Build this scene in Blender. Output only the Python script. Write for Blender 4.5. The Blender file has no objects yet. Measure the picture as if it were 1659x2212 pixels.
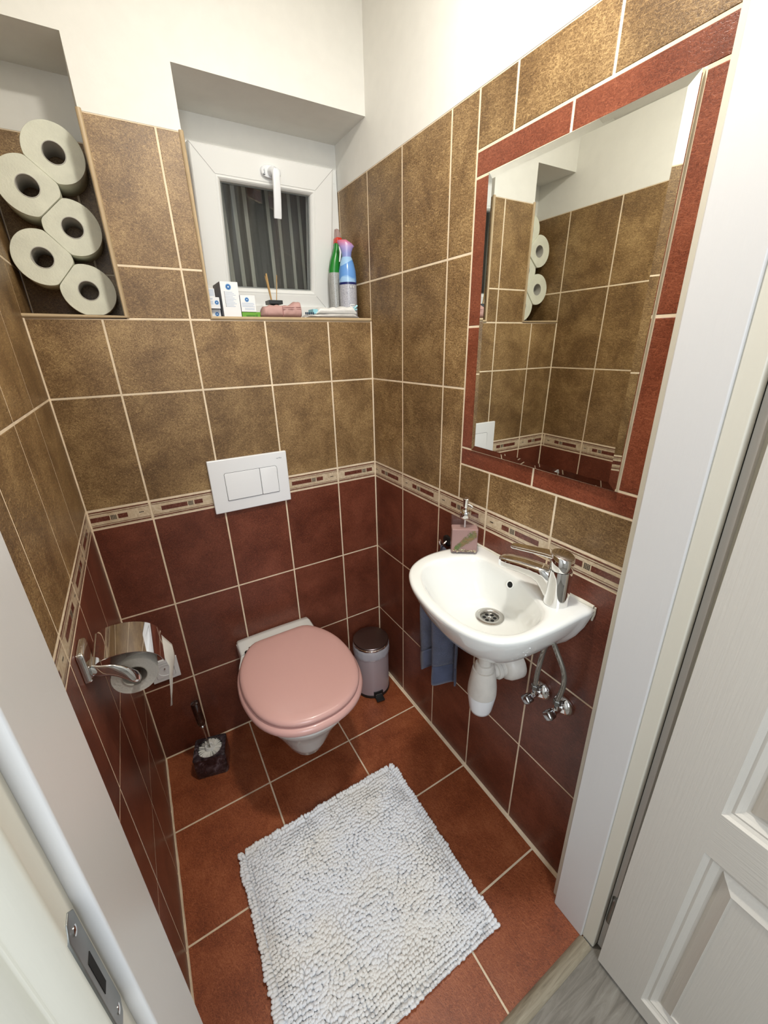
import bpy, bmesh, math, random
from mathutils import Vector, Matrix, noise as mnoise
random.seed(7)
S = bpy.context.scene
PI = math.pi

# ------------------------------------------------------------------ camera
CAM = (0.17542, -1.29362, 1.37221)
YAW, PITCH, ROLL, FPX = 0.5341, -0.3907, -0.0212, 876.108
def cam_axes():
    cy, sy = math.cos(YAW), math.sin(YAW); cp, sp = math.cos(PITCH), math.sin(PITCH)
    F = Vector((sy*cp, cy*cp, sp)); R = Vector((cy, -sy, 0)); U = R.cross(F)
    c, s = math.cos(ROLL), math.sin(ROLL)
    return c*R + s*U, -s*R + c*U, F
_r, _u, _f = cam_axes()
cd = bpy.data.cameras.new('camera'); co = bpy.data.objects.new('camera', cd); S.collection.objects.link(co)
cd.sensor_fit = 'VERTICAL'; cd.sensor_height = 36; cd.lens = FPX/2212*36; cd.clip_start = 0.01
M = Matrix((( _r.x, _u.x, -_f.x, CAM[0]), (_r.y, _u.y, -_f.y, CAM[1]), (_r.z, _u.z, -_f.z, CAM[2]), (0, 0, 0, 1)))
co.matrix_world = M
S.camera = co

# ------------------------------------------------------------------ light and exposure
S.view_settings.view_transform = 'Standard'; S.view_settings.look = 'None'
S.view_settings.gamma = 1; S.view_settings.use_curve_mapping = False
S.view_settings.exposure = 0.14
W = bpy.data.worlds.new('world'); S.world = W; W.use_nodes = True
W.node_tree.nodes['Background'].inputs[0].default_value = (0.8, 0.85, 1, 1)
W.node_tree.nodes['Background'].inputs[1].default_value = 0.05
def lamp(name, kind, loc, energy, color, size=0.1, size_y=None, target=None):
    l = bpy.data.lights.new(name, kind); o = bpy.data.objects.new(name, l); S.collection.objects.link(o)
    l.energy = energy; l.color = color; o.location = loc
    if kind == 'POINT': l.shadow_soft_size = size
    if kind == 'AREA':
        l.shape = 'DISK' if size_y == size else 'RECTANGLE'; l.size = size; l.size_y = size_y or size
    if target is not None:
        o.rotation_euler = (Vector(target)-Vector(loc)).to_track_quat('-Z', 'Y').to_euler()
    return o
lamp('assumed_ceiling_lamp', 'AREA', (0.53, -0.80, 2.21), 9.5, (1.0, 0.955, 0.87), 0.11, 0.11, (0.53, -0.80, 0))  # unseen lamp, assumed from the direction of the shadows
lamp('added_upper_wall_fill', 'POINT', (0.53, -0.80, 2.23), 2.3, (1.0, 0.955, 0.87), 0.05)  # point fill added near the assumed lamp to brighten the upper walls
lamp('assumed_hall_daylight', 'AREA', (-0.12, -2.40, 1.70), 21.0, (0.84, 0.92, 1.0), 0.6, 1.2, (0.35, -0.9, 1.0))  # cold area light added behind the camera for assumed hall daylight; no window there

# ------------------------------------------------------------------ helpers
def link(o):
    S.collection.objects.link(o); return o
class MB:
    def __init__(s): s.v = []; s.f = []; s.m = []; s.sm = []
    def face(s, pts, m=0, sm=False):
        n = len(s.v); s.v += [tuple(p) for p in pts]; s.f.append(list(range(n, n+len(pts)))); s.m.append(m); s.sm.append(sm)
    def box(s, x0, x1, y0, y1, z0, z1, m=0, rot=None, at=None):
        n = len(s.v)
        P = [(x0,y0,z0),(x1,y0,z0),(x1,y1,z0),(x0,y1,z0),(x0,y0,z1),(x1,y0,z1),(x1,y1,z1),(x0,y1,z1)]
        if rot is not None: P = [tuple(rot @ Vector(p) + (Vector(at) if at else Vector())) for p in P]
        s.v += P
        for q in ((0,3,2,1),(4,5,6,7),(0,1,5,4),(1,2,6,5),(2,3,7,6),(3,0,4,7)):
            s.f.append([n+i for i in q]); s.m.append(m); s.sm.append(False)
    def loft(s, rings, m=0, closed=True, cap0=True, cap1=True, sm=True):
        n0 = len(s.v); k = len(rings[0])
        for r in rings: s.v += [tuple(p) for p in r]
        for i in range(len(rings)-1):
            for j in range(k if closed else k-1):
                a = n0+i*k+j; b = n0+i*k+(j+1) % k
                s.f.append([a, b, b+k, a+k]); s.m.append(m); s.sm.append(sm)
        if cap0: s.f.append([n0+j for j in range(k)][::-1]); s.m.append(m); s.sm.append(sm)
        if cap1: s.f.append([n0+(len(rings)-1)*k+j for j in range(k)]); s.m.append(m); s.sm.append(sm)
    def lathe(s, prof, c=(0,0,0), axis=(0,0,1), n=32, m=0, caps=True, sm=True, sx=1, sy=1):
        A = Vector(axis).normalized(); q = Vector((0,0,1)).rotation_difference(A); C = Vector(c)
        rings = []
        for r, z in prof:
            rings.append([C + q @ Vector((r*sx*math.cos(2*PI*j/n), r*sy*math.sin(2*PI*j/n), z)) for j in range(n)])
        s.loft(rings, m, True, caps, caps, sm)
    def tube(s, pts, rad, n=12, m=0, caps=True):
        pts = [Vector(p) for p in pts]; rings = []
        if not hasattr(rad, '__len__'): rad = [rad]*len(pts)
        t0 = (pts[1]-pts[0]).normalized()
        up = Vector((0,0,1)) if abs(t0.z) < .9 else Vector((1,0,0))
        nrm = t0.cross(up).normalized()
        for i, p in enumerate(pts):
            t = (pts[min(i+1, len(pts)-1)]-pts[max(i-1, 0)]).normalized()
            nrm = (nrm - t*nrm.dot(t)).normalized(); b = t.cross(nrm)
            rings.append([p + rad[i]*(math.cos(2*PI*j/n)*nrm + math.sin(2*PI*j/n)*b) for j in range(n)])
        s.loft(rings, m, True, caps, caps)
    def build(s, name, mats, parent=None, bevel=0, seg=2, sub=0, angle=40, local=False, solid=0, edges=None):
        if not isinstance(mats, (list, tuple)): mats = [mats]
        me = bpy.data.meshes.new(name); me.from_pydata(s.v, [], s.f)
        for mt in mats: me.materials.append(mt)
        me.polygons.foreach_set('material_index', s.m); me.polygons.foreach_set('use_smooth', s.sm)
        me.update()
        bm = bmesh.new(); bm.from_mesh(me); bmesh.ops.remove_doubles(bm, verts=bm.verts, dist=1e-6)
        bmesh.ops.recalc_face_normals(bm, faces=bm.faces); bm.to_mesh(me); bm.free()
        if any(s.sm) or bevel:
            if bevel: me.polygons.foreach_set('use_smooth', [True]*len(me.polygons))
            me.set_sharp_from_angle(angle=math.radians(angle))
        o = link(bpy.data.objects.new(name, me))
        if parent is not None:
            o.parent = parent
            if not local:
                base = Vector(parent.location); pp = parent.parent
                while pp is not None: base += pp.location; pp = pp.parent
                o.location = -base
        if solid:
            md = o.modifiers.new('thick', 'SOLIDIFY'); md.thickness = solid; md.offset = 0
        if bevel:
            md = o.modifiers.new('edge', 'BEVEL'); md.width = bevel; md.segments = seg; md.limit_method = 'ANGLE'; md.angle_limit = math.radians(38)
            md.harden_normals = True
        if sub:
            md = o.modifiers.new('smooth', 'SUBSURF'); md.levels = sub; md.render_levels = sub
        return o
def tag(o, label=None, cat=None, group=None, kind=None):
    if label: o['label'] = label
    if cat: o['category'] = cat
    if group: o['group'] = group
    if kind: o['kind'] = kind
    return o
def empty(name, loc, label, cat, group=None, rz=0):
    o = link(bpy.data.objects.new(name, None)); o.location = loc; o.rotation_euler.z = rz; o.empty_display_size = .05
    return tag(o, label, cat, group)
def smoothstep(a, b, x):
    t = max(0, min(1, (x-a)/(b-a))); return t*t*(3-2*t)
def catmull(P, n, closed=True):
    P = [Vector(p) for p in P]; N = len(P); out = []
    rng = N if closed else N-1
    for i in range(rng):
        p0, p1, p2, p3 = (P[(i-1) % N], P[i], P[(i+1) % N], P[(i+2) % N]) if closed else (P[max(i-1,0)], P[i], P[i+1], P[min(i+2,N-1)])
        for k in range(8):
            t = k/8
            out.append(.5*((2*p1)+(-p0+p2)*t+(2*p0-5*p1+4*p2-p3)*t*t+(-p0+3*p1-3*p2+p3)*t**3))
    if not closed: out.append(P[-1])
    # resample evenly
    Q = out + ([out[0]] if closed else []); L = [0]
    for i in range(1, len(Q)): L.append(L[-1]+(Q[i]-Q[i-1]).length)
    res = []; j = 0
    for k in range(n):
        d = L[-1]*k/(n if closed else n-1)
        while j < len(L)-2 and L[j+1] < d: j += 1
        t = (d-L[j])/max(1e-9, L[j+1]-L[j]); res.append(Q[j].lerp(Q[j+1], t))
    return res

# ------------------------------------------------------------------ materials
def new_mat(name):
    m = bpy.data.materials.new(name); m.use_nodes = True
    nt = m.node_tree; return m, nt, nt.nodes['Principled BSDF']
def node(nt, kind, **kw):
    n = nt.nodes.new(kind)
    for k, v in kw.items():
        if k.startswith('i_'): n.inputs[int(k[2:])].default_value = v
        else: setattr(n, k, v)
    return n
def noise_node(nt, scale, detail=3, rough=.55, dist=0, vec=None):
    n = node(nt, 'ShaderNodeTexNoise'); n.inputs['Scale'].default_value = scale; n.inputs['Detail'].default_value = detail
    n.inputs['Roughness'].default_value = rough; n.inputs['Distortion'].default_value = dist
    if vec is not None: nt.links.new(vec, n.inputs['Vector'])
    return n
def ramp(nt, fac, stops):
    r = node(nt, 'ShaderNodeValToRGB'); el = r.color_ramp.elements
    while len(el) < len(stops): el.new(.5)
    for e, (p, c) in zip(el, stops): e.position = p; e.color = (*c, 1)
    nt.links.new(fac, r.inputs[0]); return r
def mixc(nt, a, b, fac, mode='MIX'):
    m = node(nt, 'ShaderNodeMix', data_type='RGBA', blend_type=mode)
    for s, x in ((6, a), (7, b), (0, fac)):
        if hasattr(x, 'node'): nt.links.new(x, m.inputs[s])
        else: m.inputs[s].default_value = x if s == 0 else (*x, 1)
    return m.outputs[2]
def bump(nt, b, h, strength, dist=.001):
    n = node(nt, 'ShaderNodeBump'); n.inputs['Strength'].default_value = strength; n.inputs['Distance'].default_value = dist
    nt.links.new(h, n.inputs['Height']); nt.links.new(n.outputs[0], b.inputs['Normal'])
def coords(nt, scale=(1,1,1), rot=(0,0,0)):
    t = node(nt, 'ShaderNodeTexCoord'); mp = node(nt, 'ShaderNodeMapping'); mp.inputs['Scale'].default_value = scale; mp.inputs['Rotation'].default_value = rot
    nt.links.new(t.outputs['Object'], mp.inputs[0]); return mp.outputs[0]
def plain(name, col, rough=.5, metal=0, coat=0, var=0, bumps=None, trans=0, ior=1.45, spec=None, sheen=0):
    m, nt, b = new_mat(name)
    b.inputs['Base Color'].default_value = (*col, 1); b.inputs['Roughness'].default_value = rough; b.inputs['Metallic'].default_value = metal
    b.inputs['Coat Weight'].default_value = coat; b.inputs['Coat Roughness'].default_value = .05
    b.inputs['Transmission Weight'].default_value = trans; b.inputs['IOR'].default_value = ior
    if spec is not None: b.inputs['Specular IOR Level'].default_value = spec
    if sheen: b.inputs['Sheen Weight'].default_value = sheen
    if var:
        n = noise_node(nt, 25, 4); lo = tuple(c*(1-var) for c in col); hi = tuple(min(1, c*(1+var)) for c in col)
        nt.links.new(coords(nt), n.inputs['Vector'])
        nt.links.new(ramp(nt, n.outputs[0], ((.3, lo), (.7, hi))).outputs[0], b.inputs['Base Color'])
    if bumps:
        n = noise_node(nt, bumps[0], 3, vec=coords(nt)); bump(nt, b, n.outputs[0], bumps[1], bumps[2] if len(bumps) > 2 else .001)
    return m
def tile_mat(name, dark, mid, light, rough=.3, rnd=.10):
    """glazed leather-look tile: short crossing fibres over soft cloudy patches"""
    m, nt, b = new_mat(name)
    v = coords(nt)
    cloud = noise_node(nt, 9, 3, .6, .4, v)
    ang = noise_node(nt, 22, 1, .5, 0, v)
    # fibres: three stretched noises at different slants, chosen by a slow noise
    fib = []
    for i, (rot, sc) in enumerate((((.75,.85,.2), (400,400,60)), ((-.8,-.75,.9), (400,400,60)), ((1.45,.15,.5), (400,400,60)))):
        mp = coords(nt, (1,1,1), rot); m2 = node(nt, 'ShaderNodeMapping'); m2.inputs['Scale'].default_value = sc; nt.links.new(mp, m2.inputs[0])
        fib.append(noise_node(nt, 1, 2, .55, 1.2, m2.outputs[0]).outputs[0])
    mx = node(nt, 'ShaderNodeMath', operation='MAXIMUM'); nt.links.new(fib[0], mx.inputs[0]); nt.links.new(fib[1], mx.inputs[1])
    mx2 = node(nt, 'ShaderNodeMath', operation='MAXIMUM'); nt.links.new(mx.outputs[0], mx2.inputs[0]); nt.links.new(fib[2], mx2.inputs[1])
    add = node(nt, 'ShaderNodeMath', operation='MULTIPLY_ADD'); nt.links.new(cloud.outputs[0], add.inputs[0]); add.inputs[1].default_value = .45
    nt.links.new(mx2.outputs[0], add.inputs[2])
    r = ramp(nt, add.outputs[0], ((.64, dark), (.80, mid), (.97, light)))
    g = node(nt, 'ShaderNodeNewGeometry')
    h = node(nt, 'ShaderNodeHueSaturation'); nt.links.new(r.outputs[0], h.inputs['Color'])
    mr = node(nt, 'ShaderNodeMapRange'); nt.links.new(g.outputs['Random Per Island'], mr.inputs[0]); mr.inputs[3].default_value = 1-rnd; mr.inputs[4].default_value = 1+rnd
    nt.links.new(mr.outputs[0], h.inputs['Value']); nt.links.new(h.outputs[0], b.inputs['Base Color'])
    b.inputs['Roughness'].default_value = rough
    bump(nt, b, mx2.outputs[0], .32, .0012)
    return m
MAT = {}
MAT['brown'] = tile_mat('brown_tile', (.095,.050,.018), (.215,.124,.049), (.45,.30,.135), .42)
MAT['red'] = tile_mat('red_tile', (.085,.021,.011), (.155,.042,.022), (.24,.075,.042), .30)
MAT['frame_red'] = tile_mat('red_strip_tile', (.12,.027,.012), (.21,.055,.026), (.32,.10,.05), .33)
MAT['floor'] = tile_mat('terracotta_tile', (.16,.036,.012), (.29,.075,.026), (.42,.135,.055), .38, .07)
MAT['grout'] = plain('cream_grout', (.80,.66,.48), .85, var=.12)
MAT['paint'] = plain('white_wall_paint', (.80,.785,.735), .75, var=.02, bumps=(160,.12))
MAT['bead'] = plain('beige_tile_trim', (.50,.375,.225), .4, var=.06)
MAT['upvc'] = plain('white_plastic', (.84,.84,.81), .28, bumps=(900,.03))
MAT['wplastic'] = plain('glossy_white_plastic', (.86,.87,.88), .18)
MAT['ceramic'] = plain('white_glazed_ceramic', (.86,.87,.84), .08, coat=.3)
MAT['chrome'] = plain('chrome', (.80,.80,.80), .05, 1)
MAT['steel'] = plain('brushed_steel', (.55,.53,.50), .25, 1)
MAT['dullsteel'] = plain('worn_steel', (.33,.34,.33), .38, 1, var=.15)
MAT['black'] = plain('black_plastic', (.012,.012,.012), .35)
MAT['dark'] = plain('dark_gap', (.006,.006,.006), .8)
MAT['pink'] = plain('pink_lacquered_seat', (.70,.41,.37), .30, coat=.15)
MAT['mirror'] = plain('silvered_glass', (.86,.88,.84), .0, 1)
MAT['trap'] = plain('old_white_plastic', (.70,.66,.60), .4, var=.08, bumps=(500,.15))
MAT['towel'] = plain('slate_blue_terry', (.085,.10,.165), .95, var=.25, sheen=.3, bumps=(420,1.0,.004))
MAT['towelband'] = plain('woven_towel_band', (.080,.098,.170), .9, var=.15, sheen=.3, bumps=(900,.5,.002))
MAT['paper'] = plain('recycled_tissue_paper', (.76,.765,.64), .95, var=.07, bumps=(260,.35,.002))
MAT['paperw'] = plain('white_tissue_paper', (.74,.73,.68), .95, var=.05, bumps=(200,.4,.002))
MAT['core'] = plain('cardboard_core', (.52,.50,.45), .9)
MAT['glass'] = plain('clear_glass', (.95,.95,.95), .0, trans=1, ior=1.45)
def wood_paint(name, col, stretch, rough=.38, strength=.35):
    m, nt, b = new_mat(name); v = coords(nt, stretch)
    n = noise_node(nt, 1, 4, .6, .3, v); b.inputs['Base Color'].default_value = (*col, 1); b.inputs['Roughness'].default_value = rough
    bump(nt, b, n.outputs[0], strength, .0016); return m
MAT['jamb'] = wood_paint('white_painted_wood', (.70,.69,.68), (160,160,6), .32, .16)
MAT['jambcream'] = wood_paint('cream_painted_wood', (.70,.67,.575), (160,160,6), .34, .12)
MAT['doorv'] = wood_paint('white_embossed_grain_vertical', (.66,.625,.565), (260,260,9), .42, .22)
MAT['doorh'] = wood_paint('white_embossed_grain_horizontal', (.66,.625,.565), (260,9,260), .42, .35)
MAT['doorsmooth'] = plain('white_door_moulding', (.66,.625,.565), .38)
def wood_floor(name, c0, c1, c2, stretch):
    m, nt, b = new_mat(name); v = coords(nt, stretch); n = noise_node(nt, 1, 6, .65, 1.0, v)
    nt.links.new(ramp(nt, n.outputs[0], ((.3, c0), (.5, c1), (.72, c2))).outputs[0], b.inputs['Base Color']); b.inputs['Roughness'].default_value = .5
    bump(nt, b, n.outputs[0], .2); return m
MAT['laminate'] = wood_floor('grey_oak_laminate', (.13,.115,.095), (.235,.215,.185), (.33,.31,.27), (7, 55, 20))
MAT['threshold'] = wood_floor('oak_threshold', (.20,.165,.115), (.31,.265,.19), (.42,.37,.28), (8, 120, 60))
MAT['hallpaint'] = plain('hall_wall_paint', (.72,.70,.66), .8)
# marble cream band tile
def marble():
    m, nt, b = new_mat('cream_marble_border'); n = noise_node(nt, 60, 5, .6, 1.5, coords(nt))
    nt.links.new(ramp(nt, n.outputs[0], ((.3, (.50,.37,.24)), (.6, (.66,.54,.38)), (.8, (.74,.64,.50)))).outputs[0], b.inputs['Base Color']); b.inputs['Roughness'].default_value = .25; return m
MAT['border'] = marble()
def marble2():
    m, nt, b = new_mat('brown_marble_inlay'); n = noise_node(nt, 90, 5, .65, 2.0, coords(nt))
    nt.links.new(ramp(nt, n.outputs[0], ((.35, (.10,.028,.018)), (.6, (.17,.055,.035)), (.75, (.33,.17,.12)))).outputs[0], b.inputs['Base Color']); b.inputs['Roughness'].default_value = .25; return m
MAT['inlay'] = marble2()
MAT['inkdot'] = plain('black_inlay_dots', (.012,.010,.010), .3)

# ------------------------------------------------------------------ room dimensions
WD = 0.906
zF, zE, zD, zC, zB, zA, zR, zT = .3138, .6134, .9121, .968, 1.2645, 1.4448, 1.5618, 1.8472
ZN = 1.970          # niche soffit
ZC = 2.46           # ceiling
COLS = [0, .1518, .3514, .551, .7506, WD]
G = .0024           # half grout joint
TH = .0006          # tile stands proud of the joint

class Wall:
    """a tiled plane: (u, v) -> point; tiles are low slabs standing on the joint bed"""
    def __init__(s, fn, nrm): s.fn = fn; s.n = Vector(nrm); s.mb = MB(); s.mats = []
    def mi(s, key):
        if key not in s.mats: s.mats.append(key)
        return s.mats.index(key)
    def P(s, u, v, d=0): return Vector(s.fn(u, v)) + s.n*d
    def flat(s, u0, u1, v0, v1, key, d=0): s.mb.face([s.P(u0,v0,d), s.P(u1,v0,d), s.P(u1,v1,d), s.P(u0,v1,d)], s.mi(key))
    def tile(s, u0, u1, v0, v1, key, g=G, d=0):
        u0 += g; u1 -= g; v0 += g; v1 -= g; e = .0010; k = s.mi(key)
        if u1-u0 < .004 or v1-v0 < .004: return
        b = [s.P(*p, d-TH) for p in ((u0,v0),(u1,v0),(u1,v1),(u0,v1))]
        t = [s.P(*p, d) for p in ((u0+e,v0+e),(u1-e,v0+e),(u1-e,v1-e),(u0+e,v1-e))]
        n = len(s.mb.v); s.mb.v += [tuple(p) for p in b+t]
        for q in ((4,5,6,7),(0,1,5,4),(1,2,6,5),(2,3,7,6),(3,0,4,7)):
            s.mb.f.append([n+i for i in q]); s.mb.m.append(k); s.mb.sm.append(False)
    def grid(s, us, vs, key):
        for a, b in zip(us, us[1:]):
            for c, e in zip(vs, vs[1:]): s.tile(a, b, c, e, key)
    def bed(s, u0, u1, v0, v1): s.flat(u0, u1, v0, v1, 'grout', -TH)
    def border(s, u0, u1, cols):
        """decorated band between zD and zC; cols are tile joints"""
        for a, b in zip(cols, cols[1:]):
            lo, hi = max(a, u0), min(b, u1)
            s.tile(lo, hi, zD, zC, 'border', .0020)
            h = zC-zD
            def strip(p0, p1, q0, q1, key, d=.0003):
                p0 = max(lo+.004, p0); p1 = min(hi-.004, p1)
                if p1-p0 > .001: s.flat(p0, p1, zD+q0*h, zD+q1*h, key, d)
            strip(lo, hi, .86, .92, 'inlay'); strip(lo, hi, .775, .80, 'inlay')
            strip(lo, hi, .09, .15, 'inlay'); strip(lo, hi, .20, .225, 'inlay')
            st = a if a >= -10 else lo
            strip(st+.027, st+.0975, .385, .625, 'inlay'); strip(st+.1175, st+.141, .385, .625, 'inlay')
            for i in range(4):
                for j in range(4): strip(st+.100+i*.0036, st+.1026+i*.0036, .385+j*.062, .43+j*.062, 'inkdot', .0004)
            for i in range(3): strip(st+.170+i*.0040, st+.1732+i*.0040, .48, .53, 'inkdot', .0004)
    def build(s, name):
        o = s.mb.build(name, [MAT[k] for k in s.mats]); o['kind'] = 'structure'; return o

# ------------------------------------------------------------------ back wall with its two niches
ND, WND = .172, .205          # niche depths
NX, PX = .205, .407           # left niche right side, window niche left side
ZS = 1.4535                   # niche floor surface
w = Wall(lambda u, v: (u, 0, v), (0, -1, 0))
w.bed(0, WD, 0, zA); w.bed(NX, PX, zA, zT)
w.grid(COLS, [0, zF, zE, zD], 'red'); w.grid(COLS, [zC, zB, zA], 'brown')
w.border(0, WD, [-.0484]+COLS[1:5]+[.9502])
w.grid([NX, .3514, PX], [zA, zR, zT], 'brown')
w.flat(NX, PX, zT, ZN, 'paint', 0); w.flat(0, WD, ZN, ZC, 'paint', 0)
k = w.mi('paint'); kt = w.mi('brown'); kg = w.mi('grout')
def quad(a, b, c, d, kk): w.mb.face([a, b, c, d], kk)
for x0, x1, dep in ((0, NX, ND), (PX, WD, WND)):
    quad((x0,0,ZN), (x1,0,ZN), (x1,dep,ZN), (x0,dep,ZN), k)
    quad((x0,0,ZS), (x1,0,ZS), (x1,dep,ZS), (x0,dep,ZS), kt)
for x, dep in ((NX, ND), (PX, WND)):
    quad((x,0,zA), (x,dep,zA), (x,dep,zT), (x,0,zT), kt); quad((x,0,zT), (x,dep,zT), (x,dep,ZN), (x,0,ZN), k)
w.build('wall_back')
nb = Wall(lambda u, v: (u, ND, v), (0, -1, 0))
nb.bed(0, NX, zA, zT); nb.grid([0, .165, NX], [zA, zR, zT], 'brown'); nb.flat(0, NX, zT, ZN, 'paint')
nb.build('wall_niche')
# window niche back with the window opening
wb = Wall(lambda u, v: (u, WND, v), (0, -1, 0))
wb.flat(PX, WD, 1.905, ZN, 'paint'); wb.flat(PX, WD, zA, 1.47, 'paint'); wb.flat(PX, .42, 1.47, 1.905, 'paint')
wb.build('wall_window')

# ------------------------------------------------------------------ left wall
w = Wall(lambda u, v: (0, u, v), (1, 0, 0))
LC = [-1.0, -.795, -.597, -.408, -.215, 0]
w.bed(-1.0, 0, 0, zT); w.bed(0, ND, zA, zT)
w.grid(LC, [0, zF, zE, zD], 'red'); w.grid(LC, [zC, zB, zR, zT], 'brown')
w.border(-1.0, 0, [-1.0, -.797, -.597, -.408, -.215, -.015, .18])
w.grid([0, ND], [zA, zR, zT], 'brown')
w.flat(-1.0, 0, zT, ZC, 'paint'); w.flat(0, ND, zT, ZN, 'paint')
w.build('wall_left')

# ------------------------------------------------------------------ right wall
w = Wall(lambda u, v: (WD, u, v), (-1, 0, 0))
RC = [-1.0, -.985, -.783, -.585, -.388, -.188, 0]
MX0, MX1, MZ0, MZ1 = -.907, -.517, 1.114, 1.697     # mirror opening
FX0, FX1, FZ0, FZ1 = -.955, -.4755, 1.068, 1.7435   # red strip frame outside
w.bed(-1.0, 0, 0, zT); w.bed(0, WND, zA, zT)
w.grid(RC, [0, zF, zE, zD], 'red')
w.border(-1.0, 0, [-1.185, -.985, -.783, -.585, -.388, -.188, .012])
for a, b in ((-.188, 0), (-.388, -.188)): w.grid([a, b], [zC, zB, zR, zT], 'brown')
w.grid([FX1, -.388], [zC, zB, zR, zT], 'brown')
w.grid([-1.0, -.985, -.783, -.585, FX1], [zC, FZ0], 'brown')
w.grid([-1.0, -.97, -.772, -.575, FX1], [FZ1, zT], 'brown')
w.grid([-1.0, FX0], [FZ0, FZ1], 'brown')
w.grid([FX0, -.706, FX1], [MZ1, FZ1], 'frame_red'); w.grid([FX0, -.716, FX1], [FZ0, MZ0], 'frame_red')
w.grid([MX1, FX1], [MZ0, 1.408, MZ1], 'frame_red'); w.grid([FX0, MX0], [MZ0, 1.405, MZ1], 'frame_red')
w.grid([0, .195, WND], [zA, zR, zT], 'brown')
w.flat(-1.0, 0, zT, ZC, 'paint'); w.flat(0, WND, zT, ZN, 'paint')
w.build('wall_right')

# ------------------------------------------------------------------ floor, ceiling, front wall, hall
w = Wall(lambda u, v: (u, v, 0), (0, 0, 1))
w.bed(0, WD, -1.082, 0)
FXC = [0, .2981, .5981, .8981, WD]; FYC = [-1.082, -.8845, -.5845, -.2845, 0]
w.grid(FXC, FYC, 'floor'); w.build('floor')
m = MB(); m.box(-.8, 1.7, -2.75, -1.075, -.05, -.001); tag(m.build('floor_hall', MAT['laminate']), kind='structure')
m = MB(); m.box(-.05, WD+.05, -1.0, .3, ZC, ZC+.05); tag(m.build('ceiling', MAT['paint']), kind='structure')
m = MB(); m.box(-.8, .02, -1.085, -.99, 0, ZC); m.box(WD-.012, 1.7, -1.085, -.99, 0, ZC); m.box(.02, WD-.012, -1.085, -.99, 2.02, ZC)
tag(m.build('wall_front', MAT['hallpaint']), kind='structure')
m = MB(); m.box(-.8, 1.7, -2.80, -2.75, 0, ZC); tag(m.build('wall_hall_rear', MAT['hallpaint']), kind='structure')
m = MB(); m.box(-.85, -.8, -2.80, -.99, 0, ZC); tag(m.build('wall_hall_left', MAT['hallpaint']), kind='structure')
m = MB(); m.box(1.7, 1.75, -2.80, -.99, 0, ZC); tag(m.build('wall_hall_right', MAT['hallpaint']), kind='structure')
m = MB(); m.box(-.85, 1.75, -2.80, -1.0, ZC, ZC+.05); tag(m.build('ceiling_hall', MAT['hallpaint']), kind='structure')

# beads along the niche edges
def bead(name, pts, r=.0058):
    m = MB(); m.tube(pts, r, 10); o = m.build(name, MAT['bead']); o['kind'] = 'structure'
bead('trim_1', [(0, .001, 1.4495), (NX+.001, .001, 1.4495), (NX+.001, .001, zT+.004)])
bead('trim_2', [(PX-.001, .001, zT+.002), (PX-.001, .001, 1.4495), (WD, .001, 1.4495)])
# grout fillets at the corners of the room
m = MB()
m.tube([(0, 0, 0), (0, 0, zA)], .0035, 6); m.tube([(WD, 0, 0), (WD, 0, zA)], .0035, 6)
pts = [(.0005, -.002-.025*i, .001+.0014*abs(mnoise.noise((i*.9, 0, 0)))) for i in range(40)]
m.tube(pts, [.004+.0035*abs(mnoise.noise((i*.7, 3, 0))) for i in range(40)], 6)
pts = [(WD-.0005, -.002-.025*i, .001) for i in range(40)]
m.tube(pts, .0042, 6); m.tube([(0, -.0005, .001), (WD, -.0005, .001)], .0035, 6)
tag(m.build('trim_3', MAT['grout']), kind='structure')

# ------------------------------------------------------------------ door frame (slightly out of plumb), threshold, door leaf
def sh(z): return .022*z/1.25      # frame leans away from the hall with height
def prism(mb, plan, z0, z1, mat=0):
    lo = [(x, y+sh(z0), z0) for x, y in plan]; hi = [(x, y+sh(z1), z1) for x, y in plan]
    mb.loft([lo, hi], mat, True, True, True, False)
fr = link(bpy.data.objects.new('door_frame', None)); fr['kind'] = 'structure'
m = MB()
prism(m, [(.862,-.984), (.9055,-.984), (.9055,-1.000), (.862,-1.000)], 0, 2.06)          # architrave edge
tag(m.build('architrave', MAT['jambcream'], fr, bevel=.002), kind='structure')
m = MB(); prism(m, [(.846,-.999), (.9,-.999), (.9,-1.078), (.846,-1.078)], 0.0, 2.03)
tag(m.build('jamb', MAT['jamb'], fr, bevel=.003, seg=3), kind='structure')
m = MB(); prism(m, [(.850,-1.0772), (.9,-1.0772), (.9,-1.106), (.851,-1.106)], .004, 2.03)
tag(m.build('door_stop', MAT['jambcream'], fr, bevel=.003), kind='structure')
m = MB(); prism(m, [(.8690,-1.1058), (.90,-1.1058), (.90,-1.1078), (.8690,-1.1078)], .004, 2.03)  # dark strip added to stand for the shade in the gap beside the stop
tag(m.build('rebate_gap_shade', MAT['dark'], fr), kind='structure')
m = MB(); prism(m, [(.8675,-1.1072), (.95,-1.1072), (.95,-1.118), (.8675,-1.118)], .004, 2.03)
tag(m.build('rebate', MAT['jamb'], fr, bevel=.001), kind='structure')
m = MB(); prism(m, [(.880,-1.1055), (.94,-1.1055), (.94,-1.135), (.880,-1.135)], .004, 2.03); prism(m, [(.893,-1.13),(.98,-1.13),(.98,-1.15),(.893,-1.15)], 0, 2.05)
tag(m.build('casing', MAT['jambcream'], fr, bevel=.002), kind='structure')
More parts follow.
